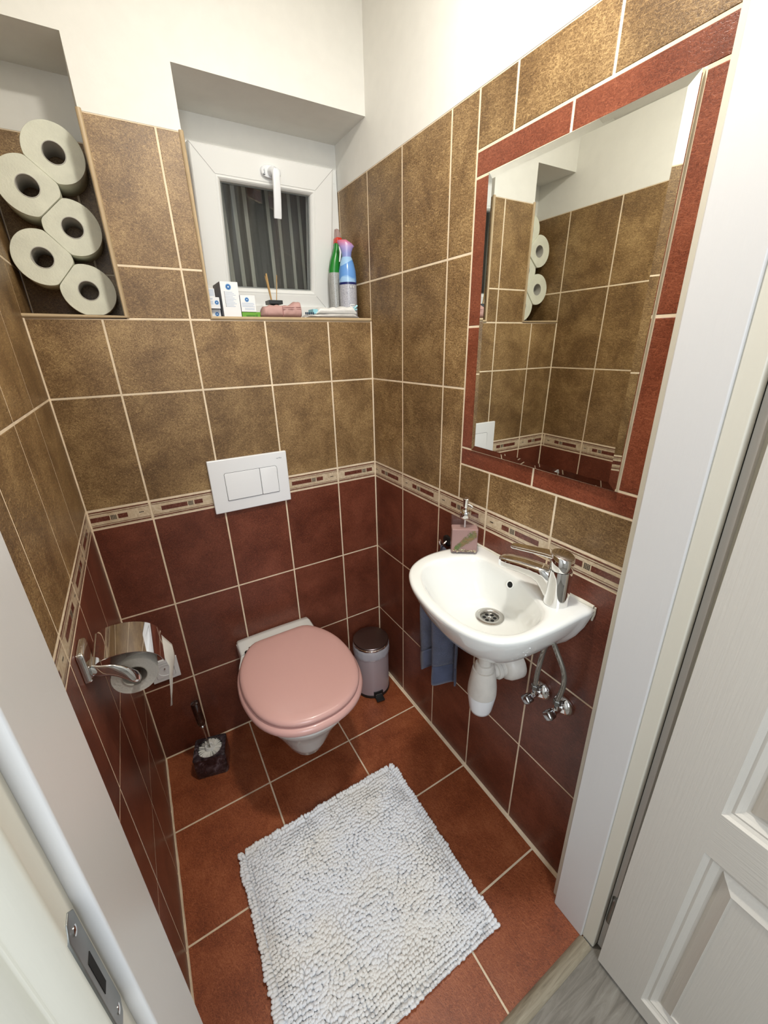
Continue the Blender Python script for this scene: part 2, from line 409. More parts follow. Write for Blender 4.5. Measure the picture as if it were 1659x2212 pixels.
# left side
m = MB(); prism(m, [(.003,-.990), (.086,-.990), (.086,-1.0865), (.003,-1.0865)], 0, 2.03)
tag(m.build('jamb', MAT['jamb'], fr, bevel=.0015, seg=3), kind='structure')
m = MB(); prism(m, [(.0,-1.085), (.0755,-1.085), (.0755,-1.1090), (.069,-1.1140), (.058,-1.1145), (.053,-1.1085), (.048,-1.1145), (.03,-1.120), (.0,-1.120)], 0, 2.03)
tag(m.build('rebate', MAT['jambcream'], fr, bevel=.002), kind='structure')
m = MB(); prism(m, [(-.06,-1.094), (.001,-1.094), (.001,-1.118), (-.06,-1.118)], 0, 2.06)
tag(m.build('casing', MAT['jambcream'], fr, bevel=.003), kind='structure')
m = MB(); m.box(-.02, .93, -1.13, -.985, 2.03, 2.09); tag(m.build('lintel', MAT['jamb'], fr), kind='structure')
m = MB()      # strike plate on the left rebate
def spt(y, z, x=.0759): return (x, y+sh(z), z)
y0, y1, z0, z1 = -1.1090, -1.0900, .935, 1.060
m.loft([[spt(a, b, .0742) for a, b in ((y0,z0+.008),(y0+.006,z0),(y1-.006,z0),(y1,z0+.008),(y1,z1-.008),(y1-.006,z1),(y0+.006,z1),(y0,z1-.008))],
        [spt(a, b, .0765) for a, b in ((y0,z0+.008),(y0+.006,z0),(y1-.006,z0),(y1,z0+.008),(y1,z1-.008),(y1-.006,z1),(y0+.006,z1),(y0,z1-.008))]], 0, True, True, True, False)
sp = m.build('strike_plate', MAT['dullsteel'], fr, bevel=.0006); tag(sp, 'worn steel strike plate', kind='structure')
m = MB()
m.loft([[spt(a, b, .0764) for a, b in ((y0+.005,.980),(y1-.007,.980),(y1-.007,1.018),(y0+.005,1.018))], [spt(a, b, .0768) for a, b in ((y0+.005,.980),(y1-.007,.980),(y1-.007,1.018),(y0+.005,1.018))]], 0, True, True, True, False)
tag(m.build('latch_hole', MAT['dark'], sp), kind='structure')
m = MB()
for z in (.948, 1.047): m.lathe([(.0032,0),(.0032,.0006),(.0015,.0010)], spt((y0+y1)/2, z, .0764), (1,0,0), 14)
tag(m.build('screw_head', MAT['chrome'], sp), kind='structure')
# threshold
m = MB(); ys = [(-1.074,.0), (-1.078,.006), (-1.086,.009), (-1.097,.0085), (-1.104,.004), (-1.106,.0)]
m.loft([[(x, y, z) for y, z in ys] for x in (.088, .847)], 0, True, True, True, True)
tag(m.build('threshold', MAT['threshold'], angle=60), kind='structure')

# door leaf, open 90 degrees into the hall: face looks towards -x
DX = .8385; DY0, DY1, DZ0, DZ1 = -1.126, -1.866, .012, 1.985
dr = link(bpy.data.objects.new('door_1', None)); dr.location = (DX, DY0, DZ0); dr['kind'] = 'structure'
def dsh(z): return .014*z/1.25
YS = [DY0, -1.2165, -1.2165-.23, -1.2165-.31, -1.2165-.54, DY1]
ZSS = [DZ0, .058, .571, .669, 1.90, DZ1]
m = MB(); mh = MB()
def dface(mb, ya, yb, za, zb, x=DX): mb.face([(x, ya+dsh(za), za), (x, yb+dsh(za), za), (x, yb+dsh(zb), zb), (x, ya+dsh(zb), zb)])
for a, b in ((0,1), (2,3), (4,5)): dface(m, YS[a], YS[b], DZ0, DZ1)
for a, b in ((1,2), (3,4)):
    for c, d in ((0,1), (2,3), (4,5)): dface(mh, YS[a], YS[b], ZSS[c], ZSS[d])
# edges and back of the leaf
def pp(x, y, z): return (x, y+dsh(z), z)
T = .040
m.face([pp(DX,DY0,DZ0), pp(DX,DY0,DZ1), pp(DX+T,DY0,DZ1), pp(DX+T,DY0,DZ0)]); m.face([pp(DX,DY1,DZ0), pp(DX+T,DY1,DZ0), pp(DX+T,DY1,DZ1), pp(DX,DY1,DZ1)])
m.face([pp(DX+T,DY0,DZ0), pp(DX+T,DY0,DZ1), pp(DX+T,DY1,DZ1), pp(DX+T,DY1,DZ0)]); m.face([pp(DX,DY0,DZ1), pp(DX,DY1,DZ1), pp(DX+T,DY1,DZ1), pp(DX+T,DY0,DZ1)]); m.face([pp(DX,DY0,DZ0), pp(DX+T,DY0,DZ0), pp(DX+T,DY1,DZ0), pp(DX,DY1,DZ0)])
m.build('stile', MAT['doorv'], dr); mh.build('rail', MAT['doorh'], dr)
for a, b in ((1,2), (3,4)):
    for c, d in ((1,2), (3,4)):
        pm = MB(); rings = []
        for ins, dep in ((0,0), (.003,.0035), (.008,.006), (.012,.0055), (.016,.009), (.021,.012), (.026,.0125), (.031,.009), (.044,.0035), (.0475,.002), (.0480,.0045), (.055,.0045)):
            ya, yb = YS[a]-ins, YS[b]+ins; za, zb = ZSS[c]+ins, ZSS[d]-ins
            dep *= 1.45; rings.append([pp(DX+dep, ya, za), pp(DX+dep, yb, za), pp(DX+dep, yb, zb), pp(DX+dep, ya, zb)])
        pm.loft(rings, 0, True, False, True, False)
        pm.build('door_panel', MAT['doorv'], dr)
m = MB(); m.tube([(.868, -1.1165+dsh(.2), .120), (.868, -1.1165+dsh(.2), .205)], .0075, 14); m.lathe([(.0085,0),(.0085,.004),(.005,.010)], (.868,-1.1165+dsh(.2),.205), n=14)
m.box(.869,.884,-1.118+dsh(.2),-1.115+dsh(.2),.125,.20)
tag(m.build('hinge', MAT['dullsteel'], dr), 'worn steel hinge barrel')

# ------------------------------------------------------------------ window (bottom-hung, tilted inwards)
wn = link(bpy.data.objects.new('window_1', None)); wn.location = (.655, .2, 1.46); wn['kind'] = 'structure'
m = MB()   # fixed frame
X0, X1, Z0, Z1, fw = .418, WD-.002, 1.462, 1.905, .038
for b in ((X0,X1,.200,.262,Z0,Z0+fw), (X0,X1,.200,.262,Z1-fw,Z1), (X0,X0+fw,.200,.262,Z0+fw,Z1-fw), (X1-fw,X1,.200,.262,Z0+fw,Z1-fw)): m.box(*b)
tag(m.build('outer_frame', MAT['upvc'], wn, bevel=.002), kind='structure')
# sash local frame: origin at bottom hinge line, t along height, d towards the room
SB = Vector((0, .214, 1.476)); ST = Vector((0, .140, 1.884))
tdir = (ST-SB).normalized(); SH = (ST-SB).length; ddir = Vector((0, -tdir.z, tdir.y)).normalized()
if ddir.y > 0: ddir = -ddir
SX0, SX1 = .444, .864
def sp_(x, t, d=0): return Vector((x, 0, 0)) + SB + tdir*t + ddir*d
def frame_ring(mb, prof, x0, x1, t0, t1, mat=0):
    """mitred frame: prof = (inset, depth) pairs swept round the rectangle, closed profile"""
    rings = []
    for ins, d in prof:
        rings.append([sp_(x0+ins, t0+ins, d), sp_(x1-ins, t0+ins, d), sp_(x1-ins, t1-ins, d), sp_(x0+ins, t1-ins, d)])
    rings.append(rings[0]); mb.loft(rings, mat, True, False, False, False)
sash = MB(); frame_ring(sash, [(0,-.05), (0,-.003), (.003,0), (.060,0), (.0605,-.0012), (.0615,-.0012), (.0615,-.05)], SX0, SX1, 0, SH)
so = tag(sash.build('sash', MAT['upvc'], wn), kind='structure')
# thin grey lines on the mitre joints at the four corners
mj = MB()
for (xa, ta, xb, tb) in ((SX0,0,SX0+.06,.06), (SX1,0,SX1-.06,.06), (SX0,SH,SX0+.06,SH-.06), (SX1,SH,SX1-.06,SH-.06)):
    n = Vector((-(tb-ta), 0, xb-xa)).normalized()*.0005
    mj.face([sp_(xa+n.x, ta+n.z, .0004), sp_(xb+n.x, tb+n.z, .0004), sp_(xb-n.x, tb-n.z, .0004), sp_(xa-n.x, ta-n.z, .0004)])
tag(mj.build('mitre_joint', plain('grey_joint', (.35,.34,.32), .7), so), kind='structure')
gb = MB(); frame_ring(gb, [(.0617,-.045), (.0617,-.001), (.066,-.0005), (.0695,-.003), (.0735,-.008), (.0755,-.016), (.0755,-.045)], SX0, SX1, 0, SH)
tag(gb.build('glazing_bead', MAT['upvc'], wn), kind='structure')
gk = MB(); frame_ring(gk, [(.0750,-.016), (.0750,-.0145), (.0780,-.0165), (.0780,-.022)], SX0, SX1, 0, SH)
tag(gk.build('gasket', plain('grey_rubber_gasket', (.20,.21,.20), .6), wn), kind='structure')
pn = MB(); pn.loft([[sp_(SX0+.071, .071, d), sp_(SX1-.071, .071, d), sp_(SX1-.071, SH-.071, d), sp_(SX0+.071, SH-.071, d)] for d in (-.024, -.020)], 0, True, True, True, False)
tag(pn.build('pane', plain('window_glass', (.9,.92,.92), 0, trans=1, ior=1.35), wn), kind='structure')
# handle
hx = .662; ht = SH-.036
hb = MB(); rings = []
for d, sc in ((.0,1), (.008,1), (.0105,.93), (.0105,.0)):
    r = []
    for j in range(40):
        a = 2*PI*j/40; ex = .0295*math.copysign(abs(math.cos(a))**.8, math.cos(a)); et = .0155*math.copysign(abs(math.sin(a))**.8, math.sin(a))
        r.append(sp_(hx+ex*sc, ht+et*sc, d))
    rings.append(r)
hb.loft(rings, 0, True, True, False); hob = tag(hb.build('window_handle', MAT['wplastic'], wn), kind='structure')
hl = MB()
hl.tube([sp_(hx+.001, ht, .009), sp_(hx+.001, ht, .022), sp_(hx+.001, ht-.001, .032), sp_(hx+.002, ht-.006, .038)], [.0125, .0115, .0115, .009], 18)
rings = []
for t, d, wx, wd in ((.006,.036,.006,.006), (.0,.038,.0105,.0075), (-.012,.040,.0112,.007), (-.035,.041,.0110,.006), (-.065,.039,.0112,.0055), (-.09,.036,.0115,.0055), (-.108,.033,.0118,.0055), (-.112,.0325,.0112,.005)):
    rings.append([sp_(hx+.004+.0015*(t*-10)+wx*math.copysign(abs(math.cos(a))**.55, math.cos(a)), ht+t, d+wd*math.copysign(abs(math.sin(a))**.55, math.sin(a))) for a in [2*PI*j/20 for j in range(20)]])
hl.loft(rings); tag(hl.build('lever', MAT['wplastic'], hob, angle=50), kind='structure')
def text(name, body, size, loc, mat, parent, rot, extr=.0002, align='CENTER'):
    c = bpy.data.curves.new(name, 'FONT'); c.body = body; c.size = size; c.extrude = extr; c.align_x = align; c.align_y = 'CENTER'
    c.materials.append(mat); tmp = link(bpy.data.objects.new(name, c)); bpy.context.view_layer.update()
    me = bpy.data.meshes.new_from_object(tmp.evaluated_get(bpy.context.evaluated_depsgraph_get())); bpy.data.objects.remove(tmp); bpy.data.curves.remove(c)
    if not me.materials: me.materials.append(mat)
    o = link(bpy.data.objects.new(name, me))
    o.matrix_world = Matrix.Translation(Vector(loc)) @ rot.to_4x4()
    if parent is not None:
        base = Vector(parent.location); p = parent.parent
        while p is not None: base += p.location; p = p.parent
        o.parent = parent; mm = Matrix.Translation(-base) @ o.matrix_world; o.matrix_parent_inverse = Matrix(); o.matrix_basis = mm
    return o
MAT['ink'] = plain('dark_print', (.03,.03,.035), .5); MAT['greyink'] = plain('grey_print', (.28,.29,.31), .5)
R_back = Matrix(((1,0,0),(0,0,-1),(0,1,0)))          # lies on a plane facing -y
mb = MB()
for i, dx in enumerate((-.0228, -.0196)): mb.loft([[sp_(hx+dx+p[0], ht-.0085+p[1], .0112) for p in ((-.0013,-.0013),(.0013,-.0013),(.0013,.0013),(-.0013,.0013))], [sp_(hx+dx+p[0], ht-.0085+p[1], .0114) for p in ((-.0013,-.0013),(.0013,-.0013),(.0013,.0013),(-.0013,.0013))]], 0, True, True, True, False)
tag(mb.build('maker_mark', MAT['ink'], hob), kind='structure')
tg = text('lettering', 'bohan', .0062, sp_(hx-.0205, ht+.0015, .0108), MAT['greyink'], hob, Matrix((Vector((0,0,1)), Vector((-1,0,0)), Vector((0,-1,0)))).transposed())
tag(tg, kind='structure')

# curtain seen through the pane
def stripes():
    m, nt, b = new_mat('striped_curtain_cloth'); t = node(nt, 'ShaderNodeTexCoord'); sx = node(nt, 'ShaderNodeSeparateXYZ'); nt.links.new(t.outputs['Object'], sx.inputs[0])
    r = node(nt, 'ShaderNodeValToRGB'); el = r.color_ramp; el.interpolation = 'CONSTANT'
    base, lt, bl = (.13,.125,.112), (.50,.49,.42), (.045,.065,.14)
    st = [(0, base)]
    for x in (.510, .545, .582, .618, .69, .727, .765, .80): st += [(x-.006, lt), (x+.006, base)]
    st.insert(9, (.650, base)) if False else None
    st = sorted(st); st = [(a, c) for a, c in st]; st = sorted(st)
    while len(el.elements) < len(st): el.elements.new(.99)
    for e, (p, c) in zip(el.elements, st): e.position = p; e.color = (*c, 1)
    nt.links.new(sx.outputs[0], r.inputs[0]); nt.links.new(r.outputs[0], b.inputs['Base Color']); b.inputs['Roughness'].default_value = .9
    n = noise_node(nt, 1, 2, vec=coords(nt, (40, 40, 500))); bump(nt, b, n.outputs[0], .5)
    return m
m = MB(); nu = 90
m.loft([[(.40+.52*j/nu, .300+.003*math.sin(j*.9)+.0015*math.sin(j*2.3+z*4), z) for j in range(nu+1)] for z in [1.38+.65*i/12 for i in range(13)]], 0, False, False, False)
tag(m.build('curtain', stripes(), solid=.002), 'dark curtain with pale vertical stripes hanging behind the window pane', 'curtain')
# unseen dark panel added behind the curtain to close off the world light
m = MB(); m.box(.36, .95, .36, .38, 1.3, 2.1); tag(m.build('outside_blocker', plain('dark_blocker', (.05,.05,.05), .9)), kind='structure')

# ------------------------------------------------------------------ mirror
m = MB(); bw, bt = .014, .0022
rings = []
for ins, d in ((.0005, -.001), (.0005, .0028), (bw, .0050)):
    f0, f1 = (.0045, 0) if d > 0 else (0, 0); rings.append([(WD-d-f0, MX0+ins, MZ0+ins), (WD-d-f1, MX1-ins, MZ0+ins), (WD-d-f1, MX1-ins, MZ1-ins), (WD-d-f0, MX0+ins, MZ1-ins)])
m.loft(rings, 0, True, True, True, False)
tag(m.build('mirror', MAT['mirror']), 'rectangular wall mirror with slanted edges framed by narrow dark red tiles above the sink', 'mirror')

# ------------------------------------------------------------------ toilet rolls in the left niche
def roll_shape(name, c, R, depth, hole, cuts, parent, seed):
    """tissue roll with its axis along y; cuts = (angle, distance) of flats where it presses on a neighbour"""
    n = 72; m = MB()
    def rad(a, k):
        r = R
        for ang, d in cuts:
            cc = math.cos(a-ang)
            if cc > .25: r2 = d/cc; r = -math.log(math.exp(-r*900)+math.exp(-r2*900))/900 if True else min(r, r2)
        return r*(1+.008*mnoise.noise((math.cos(a)*1.3, math.sin(a)*1.3, seed)))*k
    def ring(k, y): return [(c[0]+rad(2*PI*j/n, k)*math.cos(2*PI*j/n), c[1]+y+.0012*mnoise.noise((math.cos(2*PI*j/n), math.sin(2*PI*j/n), seed+k)), c[2]+rad(2*PI*j/n, k)*math.sin(2*PI*j/n)) for j in range(n)]
    def hring(r, y): return [(c[0]+r*math.cos(2*PI*j/n), c[1]+y, c[2]+r*math.sin(2*PI*j/n)) for j in range(n)]
    m.loft([hring(hole+.001, depth), ring(.97, depth), ring(1, depth-.003), ring(1, .003), ring(.985, .0005), ring(.8, .0), hring(hole+.001, .0005), hring(hole+.001, depth)], 0, True, False, False)
    a = m.build('paper', MAT['paper'], parent, angle=50)
    m = MB(); m.loft([hring(hole+.0011, depth*.5), hring(hole+.0008, -.0004), hring(hole-.0006, -.0004), hring(hole-.0006, depth+.0004), hring(hole+.0008, depth+.0004), hring(hole+.0011, depth*.5)], 0, True, False, False)
    m.build('cardboard_core', MAT['core'], parent, angle=50)
RC5 = [(.1400,.074,1.7870), (.0745,.070,1.7170), (.1385,.074,1.6450), (.0635,.070,1.5780), (.1380,.074,1.5125)]
RL = ['topmost toilet roll in the left niche, beside the white plaster', 'second toilet roll from the top, cut by the left edge of the photo',
      'third toilet roll from the top, against the right side of the niche', 'fourth toilet roll from the top, touching the left niche wall, with a loose torn end',
      'lowest toilet roll, standing on the left niche ledge']
for i, c in enumerate(RC5):
    t = empty('toilet_roll', c, RL[i], 'toilet roll', 'spare toilet rolls stacked in the niche')
    cuts = []
    for j, d in enumerate(RC5):
        if abs(i-j) == 1:
            dx, dz = d[0]-c[0], d[2]-c[2]; cuts.append((math.atan2(dz, dx), math.hypot(dx, dz)/2-.0002))
    if i == 4: cuts.append((-PI/2, c[2]-ZS-.0003))
    if i in (1, 3): cuts.append((PI, c[0]-.0015))
    roll_shape('toilet_roll', c, .0585, .094, .0215, cuts, t, i*3.1)

# ------------------------------------------------------------------ flush plate
t = empty('flush_plate', (.445, 0, .971), 'white dual flush plate on the wall above the toilet', 'flush plate')
m = MB(); m.box(.322, .5665, -.0115, -.0003, .889, 1.0595)
m.build('cover', MAT['wplastic'], t, bevel=.003, seg=3)
def rrect(x0, x1, z0, z1, rs, n=5):
    out = []
    for (cx, cz, a0, r) in ((x1-rs[1], z0+rs[1], -PI/2, rs[1]), (x1-rs[2], z1-rs[2], 0, rs[2]), (x0+rs[3], z1-rs[3], PI/2, rs[3]), (x0+rs[0], z0+rs[0], PI, rs[0])):
        for k in range(n+1): out.append((cx+r*math.cos(a0+PI/2*k/n), cz+r*math.sin(a0+PI/2*k/n)))
    return out
m = MB(); o_ = rrect(.3645, .5305, .9265, 1.0165, (.001, .001, .008, .006))
m.loft([[(x, -.0114, z) for x, z in o_], [(x, -.0119, z) for x, z in o_]], 0, True, True, True, False); m.build('button_gap', MAT['dark'], t)
for nm, x0, x1, rs in (('button', .3654, .4735, (.001,.001,.001,.0055)), ('button', .4745, .5296, (.001,.001,.0075,.001))):
    m = MB(); o_ = rrect(x0, x1, .9275, 1.0156, rs)
    ff = lambda z: -.0122-.0026*smoothstep(.945, .9275, z)
    m.loft([[(x, -.0115, z) for x, z in o_], [(x, -.0122, z) for x, z in o_], [(x+(.5*(x0+x1)-x)*.03, -.0128-(.0020 if z < .97 else 0), z+(.97-z)*.03) for x, z in o_]], 0, True, True, True, False)
    m.build(nm, MAT['wplastic'], t, bevel=.0005)
text('lettering', 'cerifos', .0065, (.5405, -.0117, 1.0395), MAT['greyink'], t, R_back)

# ------------------------------------------------------------------ wall-hung toilet
TX = .443
t = empty('toilet', (TX, 0, .1), 'white wall hung toilet with a closed pink lid and pink seat', 'toilet')
def lid_outline(grow=0, n=72):
    half = [(0,-.502), (.045,-.498), (.09,-.481), (.128,-.450), (.157,-.402), (.172,-.340), (.1755,-.285), (.168,-.220), (.148,-.165), (.121,-.122), (.100,-.101), (.080,-.094), (.04,-.093)]
    pts = [(TX+x, y, 0) for x, y in half] + [(TX-x, y, 0) for x, y in half[::-1][0:-1]]
    P = catmull(pts, n); out = []
    cx, cy = TX, -.30
    for p in P:
        d = Vector((p.x-cx, p.y-cy)); L = d.length; out.append((cx+d.x*(L+grow)/L, cy+d.y*(L+grow)/L))
    return out
def pan_outline(z, yf, hw, hback, n=72):
    out = []
    base = lid_outline(0, n); ymin = -.502; ymax = -.012
    for (x, y) in base:
        s_ = (x-TX)/.1755*hw
        tt = (y-(-.093))/(-.502+.093)
        yy = ymax+(yf-ymax)*max(0, tt)
        out.append([TX+s_, yy, z])
    # rear: widen to the wall width
    for p in out:
        k_ = smoothstep(-.14, -.03, p[1])
        sx = p[0]-TX
        tgt = math.copysign(min(hback, max(abs(sx), hback if abs(sx) > .07 else abs(sx))), sx) if abs(sx) > 1e-4 else 0
        p[0] = TX + sx*(1-k_) + tgt*k_
    return [tuple(p) for p in out]
m = MB(); rings = []
for z, yf, hw, hb in ((.080,-.27,.050,.075), (.086,-.310,.062,.085), (.11,-.345,.074,.10), (.16,-.372,.090,.118), (.23,-.402,.118,.130), (.30,-.445,.147,.136), (.350,-.478,.166,.138), (.380,-.489,.170,.139), (.389,-.486,.168,.138), (.391,-.475,.160,.13)):
    rings.append(pan_outline(z, yf, hw, hb))
m.loft(rings, 0, True, True, True); m.build('bowl', MAT['ceramic'], t, angle=60)
# raised rear ledge of the pan
m = MB(); rings = []
for y, hw, zt in ((-.001,.128,.388), (-.008,.136,.3985), (-.030,.137,.4015), (-.060,.1375,.3985), (-.088,.138,.3955)):
    rings.append([(TX-hw, y, .375), (TX-hw, y, zt-.006), (TX-hw+.006, y, zt)] + [(TX-hw+.006+(2*hw-.012)*j/8, y, zt+.0025*math.sin(PI*j/8)) for j in range(1, 8)] + [(TX+hw-.006, y, zt), (TX+hw, y, zt-.006), (TX+hw, y, .375)])
m.loft(rings, 0, True, True, True); m.build('rear_ledge', MAT['ceramic'], t, angle=50)
m = MB()
for g_, z in ((-.012,.399), (-.001,.3995), (.0045,.404), (.0055,.410), (.002,.4165), (-.004,.4185), (-.02,.4185)): pass
rings = [[(x, y, z) for x, y in lid_outline(g_)] for g_, z in ((-.012,.3925), (.003,.3935), (.0085,.398), (.0100,.406), (.006,.4150), (-.004,.4180), (-.02,.4180))]
m.loft(rings); m.build('seat', MAT['pink'], t, angle=60)
m = MB(); rings = [[(x, y, z) for x, y in lid_outline(g_)] for g_, z in ((-.016,.4222), (-.006,.4222), (-.0005,.4250), (.0000,.4310), (-.004,.4362), (-.011,.4395), (-.03,.4415), (-.09,.4422), (-.15,.4424))]
m.loft(rings); m.build('lid', MAT['pink'], t, angle=60)
for sx in (-1, 1):
    m = MB(); m.box(TX+sx*.082-.026, TX+sx*.082+.026, -.0925, -.086, .3975, .417); m.lathe([(.009,0),(.009,.010),(.006,.012)], (TX+sx*.116,-.095,.397), n=16)
    m.build('hinge', MAT['black'], t, bevel=.001)

# ------------------------------------------------------------------ pedal bin
BX, BY, BR = .806, -.098, .0715
t = empty('pedal_bin', (BX, BY, 0), 'small lilac pedal bin with steel lid beside the toilet in the corner', 'bin')
m = MB(); m.lathe([(BR+.001,0), (BR+.002,.002), (BR+.002,.012), (BR-.001,.013)], (BX,BY,0), n=64); m.build('base_ring', MAT['black'], t)
bm_ = plain('lilac_satin_metal', (.46,.38,.40), .34, .3)
m = MB(); m.lathe([(BR-.001,.0135), (BR,.014), (BR,.232), (BR-.0015,.236), (BR-.004,.236), (BR-.004,.05)], (BX,BY,0), n=64, caps=False); m.build('body', bm_, t)
m = MB(); m.lathe([(BR+.0008,.216), (BR+.0016,.222), (BR+.0016,.247), (BR-.002,.2495), (BR-.005,.247)], (BX,BY,0), n=64, caps=False); m.build('rim_band', MAT['chrome'], t)
m = MB(); m.lathe([(BR-.002,.2498), (BR+.0012,.2502), (BR+.0016,.2545), (BR-.0005,.2575), (BR-.02,.2592), (.02,.2600), (.0005,.2602)], (BX,BY,0), n=64); m.build('lid', plain('mirror_polished_lid', (.26,.21,.20), .34, 1, bumps=(300,.06)), t)
m = MB(); rings = []          # folded bin liner over the rim
for z, r, a in ((.2495,.0012,.0), (.240,.0030,.0015), (.228,.0035,.002), (.216,.0045,.0022), (.205,.0036,.002), (.197,.0022,.0015)):
    rings.append([((BX+(BR+r+a*mnoise.noise((j*.35, z*60, 2)))*math.cos(2*PI*j/96)), BY+(BR+r+a*mnoise.noise((j*.35, z*60, 2)))*math.sin(2*PI*j/96), z-.009*max(0, math.sin(2*PI*j/96+.6))*(1 if z < .235 else .3)-.004*mnoise.noise((j*.2, 5, z))) for j in range(96)])
m.loft(rings[1:], 0, True, False, False)
lm, nt, b = new_mat('clear_bin_liner'); b.inputs['Base Color'].default_value = (.75,.76,.82,1); b.inputs['Roughness'].default_value = .12; b.inputs['Alpha'].default_value = .38
m.build('bin_liner', lm, t, solid=.0003)
pd = Vector((CAM[0]-BX+.45, CAM[1]-BY, 0)).normalized(); px_ = Vector((-pd.y, pd.x, 0))
rotp = Matrix((px_, pd, Vector((0,0,1)))).transposed()
m = MB(); m.box(-.017, .017, BR-.004, BR+.030, .006, .012, 0, rotp, (BX,BY,0)); m.box(-.020, .020, BR-.004, BR+.0035, .008, .034, 0, rotp, (BX,BY,0))
pe = m.build('pedal', MAT['black'], t, bevel=.001)
m = MB(); m.box(-.014, .014, BR+.0035, BR+.0050, .012, .022, 0, rotp, (BX,BY,0)); m.build('pedal_bar', MAT['chrome'], pe, bevel=.0006)

# ------------------------------------------------------------------ toilet brush in its smoky holder
HX, HY, HA = .147, -.1125, math.radians(-14.5)
t = empty('brush_holder', (HX, HY, 0), 'low square smoky clear toilet brush holder on the floor', 'brush holder')
rh = Matrix.Rotation(HA, 3, 'Z')
sm_, nt, b = new_mat('smoky_acrylic'); b.inputs['Base Color'].default_value = (.10,.075,.08,1); b.inputs['Roughness'].default_value = .06; b.inputs['Coat Weight'].default_value = .5
n = noise_node(nt, 30, 3, .6, 1, coords(nt)); nt.links.new(ramp(nt, n.outputs[0], ((.38, (.012,.007,.009)), (.55, (.05,.033,.038)), (.72, (.17,.14,.16)))).outputs[0], b.inputs['Base Color'])
def even_rrect(hw, hd, r, n=72):
    pts = catmull([(x, y, 0) for x, y in rrect(-hw, hw, -hd, hd, (r,)*4, 6)], 400); A = sorted((math.atan2(q.y, q.x), q.length) for q in pts); res = []
    for k in range(n):
        a = -PI+2*PI*(k+.5)/n; res.append((a, min(A, key=lambda t_: abs(t_[0]-a))[1]))
    return [(L*math.cos(a), L*math.sin(a)) for a, L in res]
def rr3(hw, hd, r, z, n=72):
    return [tuple(rh @ Vector((x, y, 0)) + Vector((HX, HY, z))) for x, y in even_rrect(hw, hd, r, n)]
def circ3(r, z, k): # ring with the same vertex count
    return [tuple(rh @ Vector((r*math.cos(a), r*math.sin(a), 0)) + Vector((HX, HY, z))) for a in [-PI+2*PI*(q+.5)/72 for q in range(72)]]
m = MB(); m.loft([rr3(.053,.045,.012,0), rr3(.054,.046,.012,.003), rr3(.0545,.0465,.012,.012), rr3(.052,.044,.009,.080), rr3(.0515,.0435,.008,.086), rr3(.050,.042,.008,.088), circ3(.041,.088,0), circ3(.039,.086,0), circ3(.039,.035,0)], 0, True, True, True)
m.build('block', sm_, t, angle=35)
t = empty('toilet_brush', (HX, HY, .04), 'toilet brush with white bristles and dark translucent handle standing in its holder', 'toilet brush')
TOP = Vector((.147-.004, -.1125+.008, .0))
def ax(z): return Vector((HX, HY, .08)).lerp(Vector((HX-.012, HY+.004, .315)), (z-.08)/.22)
m = MB(); m.tube([ax(.045), ax(.12), ax(.19)], .0032, 10); m.build('stem', MAT['steel'], t)
m = MB(); rnd = random.Random(3)
for i in range(150):
    a = rnd.random()*2*PI; z = .062+.02*rnd.random(); L = .0375
    p0 = Vector((HX+.012*math.cos(a), HY+.012*math.sin(a), z)); p1 = Vector((HX+L*math.cos(a), HY+L*math.sin(a), z+.004*(rnd.random()-.3)))
    m.tube([p0, p0.lerp(p1, .6)+Vector((0,0,.002)), p1], [.0022, .0028, .0024], 5)
tag(m.build('bristles', plain('white_bristle', (.78,.77,.72), .6), t), kind='stuff')
m = MB(); m.lathe([(.008,.078), (.0155,.080), (.016,.089), (.0135,.0945), (.0100,.0935), (.0075,.084)], (HX,HY,0), n=28); m.build('hub_ring', MAT['upvc'], t)
hm, nt, b = new_mat('dark_translucent_resin'); b.inputs['Roughness'].default_value = .05; b.inputs['Coat Weight'].default_value = .6
n = noise_node(nt, 70, 3, .6, .5, coords(nt)); nt.links.new(ramp(nt, n.outputs[0], ((.4, (.012,.005,.004)), (.62, (.05,.018,.012)), (.75, (.13,.06,.045)))).outputs[0], b.inputs['Base Color'])
axd = (ax(.3)-ax(.1)).normalized()
m = MB(); m.lathe([(.003,0), (.0115,.002), (.0135,.010), (.0135,.092), (.012,.099), (.004,.1015)], ax(.190), axd, n=28); m.build('handle', hm, t, angle=50)
m = MB(); m.lathe([(.004,0), (.009,.001), (.0105,.006), (.007,.010)], ax(.181), axd, n=24); m.build('collar', MAT['chrome'], t)

# ------------------------------------------------------------------ wall socket
t = empty('wall_socket', (.0755, 0, .384), 'white square electric socket low on the red tiled wall', 'socket')
m = MB(); m.box(.034, .1165, -.009, -.0004, .3425, .425); m.build('frame', MAT['wplastic'], t, bevel=.002, seg=3)
m = MB(); m.loft([[(.07525+x, -.0093, .38375+z) for x, z in even_rrect(a_, a_, .003, 64)] for a_ in (.0278, .0268)], 0, True, False, False, False); m.build('gap', MAT['dark'], t)
m = MB(); oo = [(.07525+x, .38375+z) for x, z in even_rrect(.02705, .02705, .003, 64)]
def circ_match(r, y): return [(.07525+r*math.cos(math.atan2(z-.38375, x-.07525)), y, .38375+r*math.sin(math.atan2(z-.38375, x-.07525))) for x, z in oo]
m.loft([[(x, -.0085, z) for x, z in oo], [(x, -.0102, z) for x, z in oo], circ_match(.0205, -.0102), circ_match(.0198, -.0095), circ_match(.0192, -.0022)], 0, True, False, True, False)
ins = m.build('insert', MAT['wplastic'], t)
m = MB()
for dx in (-.0095, .0095): m.lathe([(.0026,0),(.0026,.0005)], (.07525+dx,-.0021,.38375), (0,-1,0), 12)
m.build('contact_hole', MAT['dark'], ins)
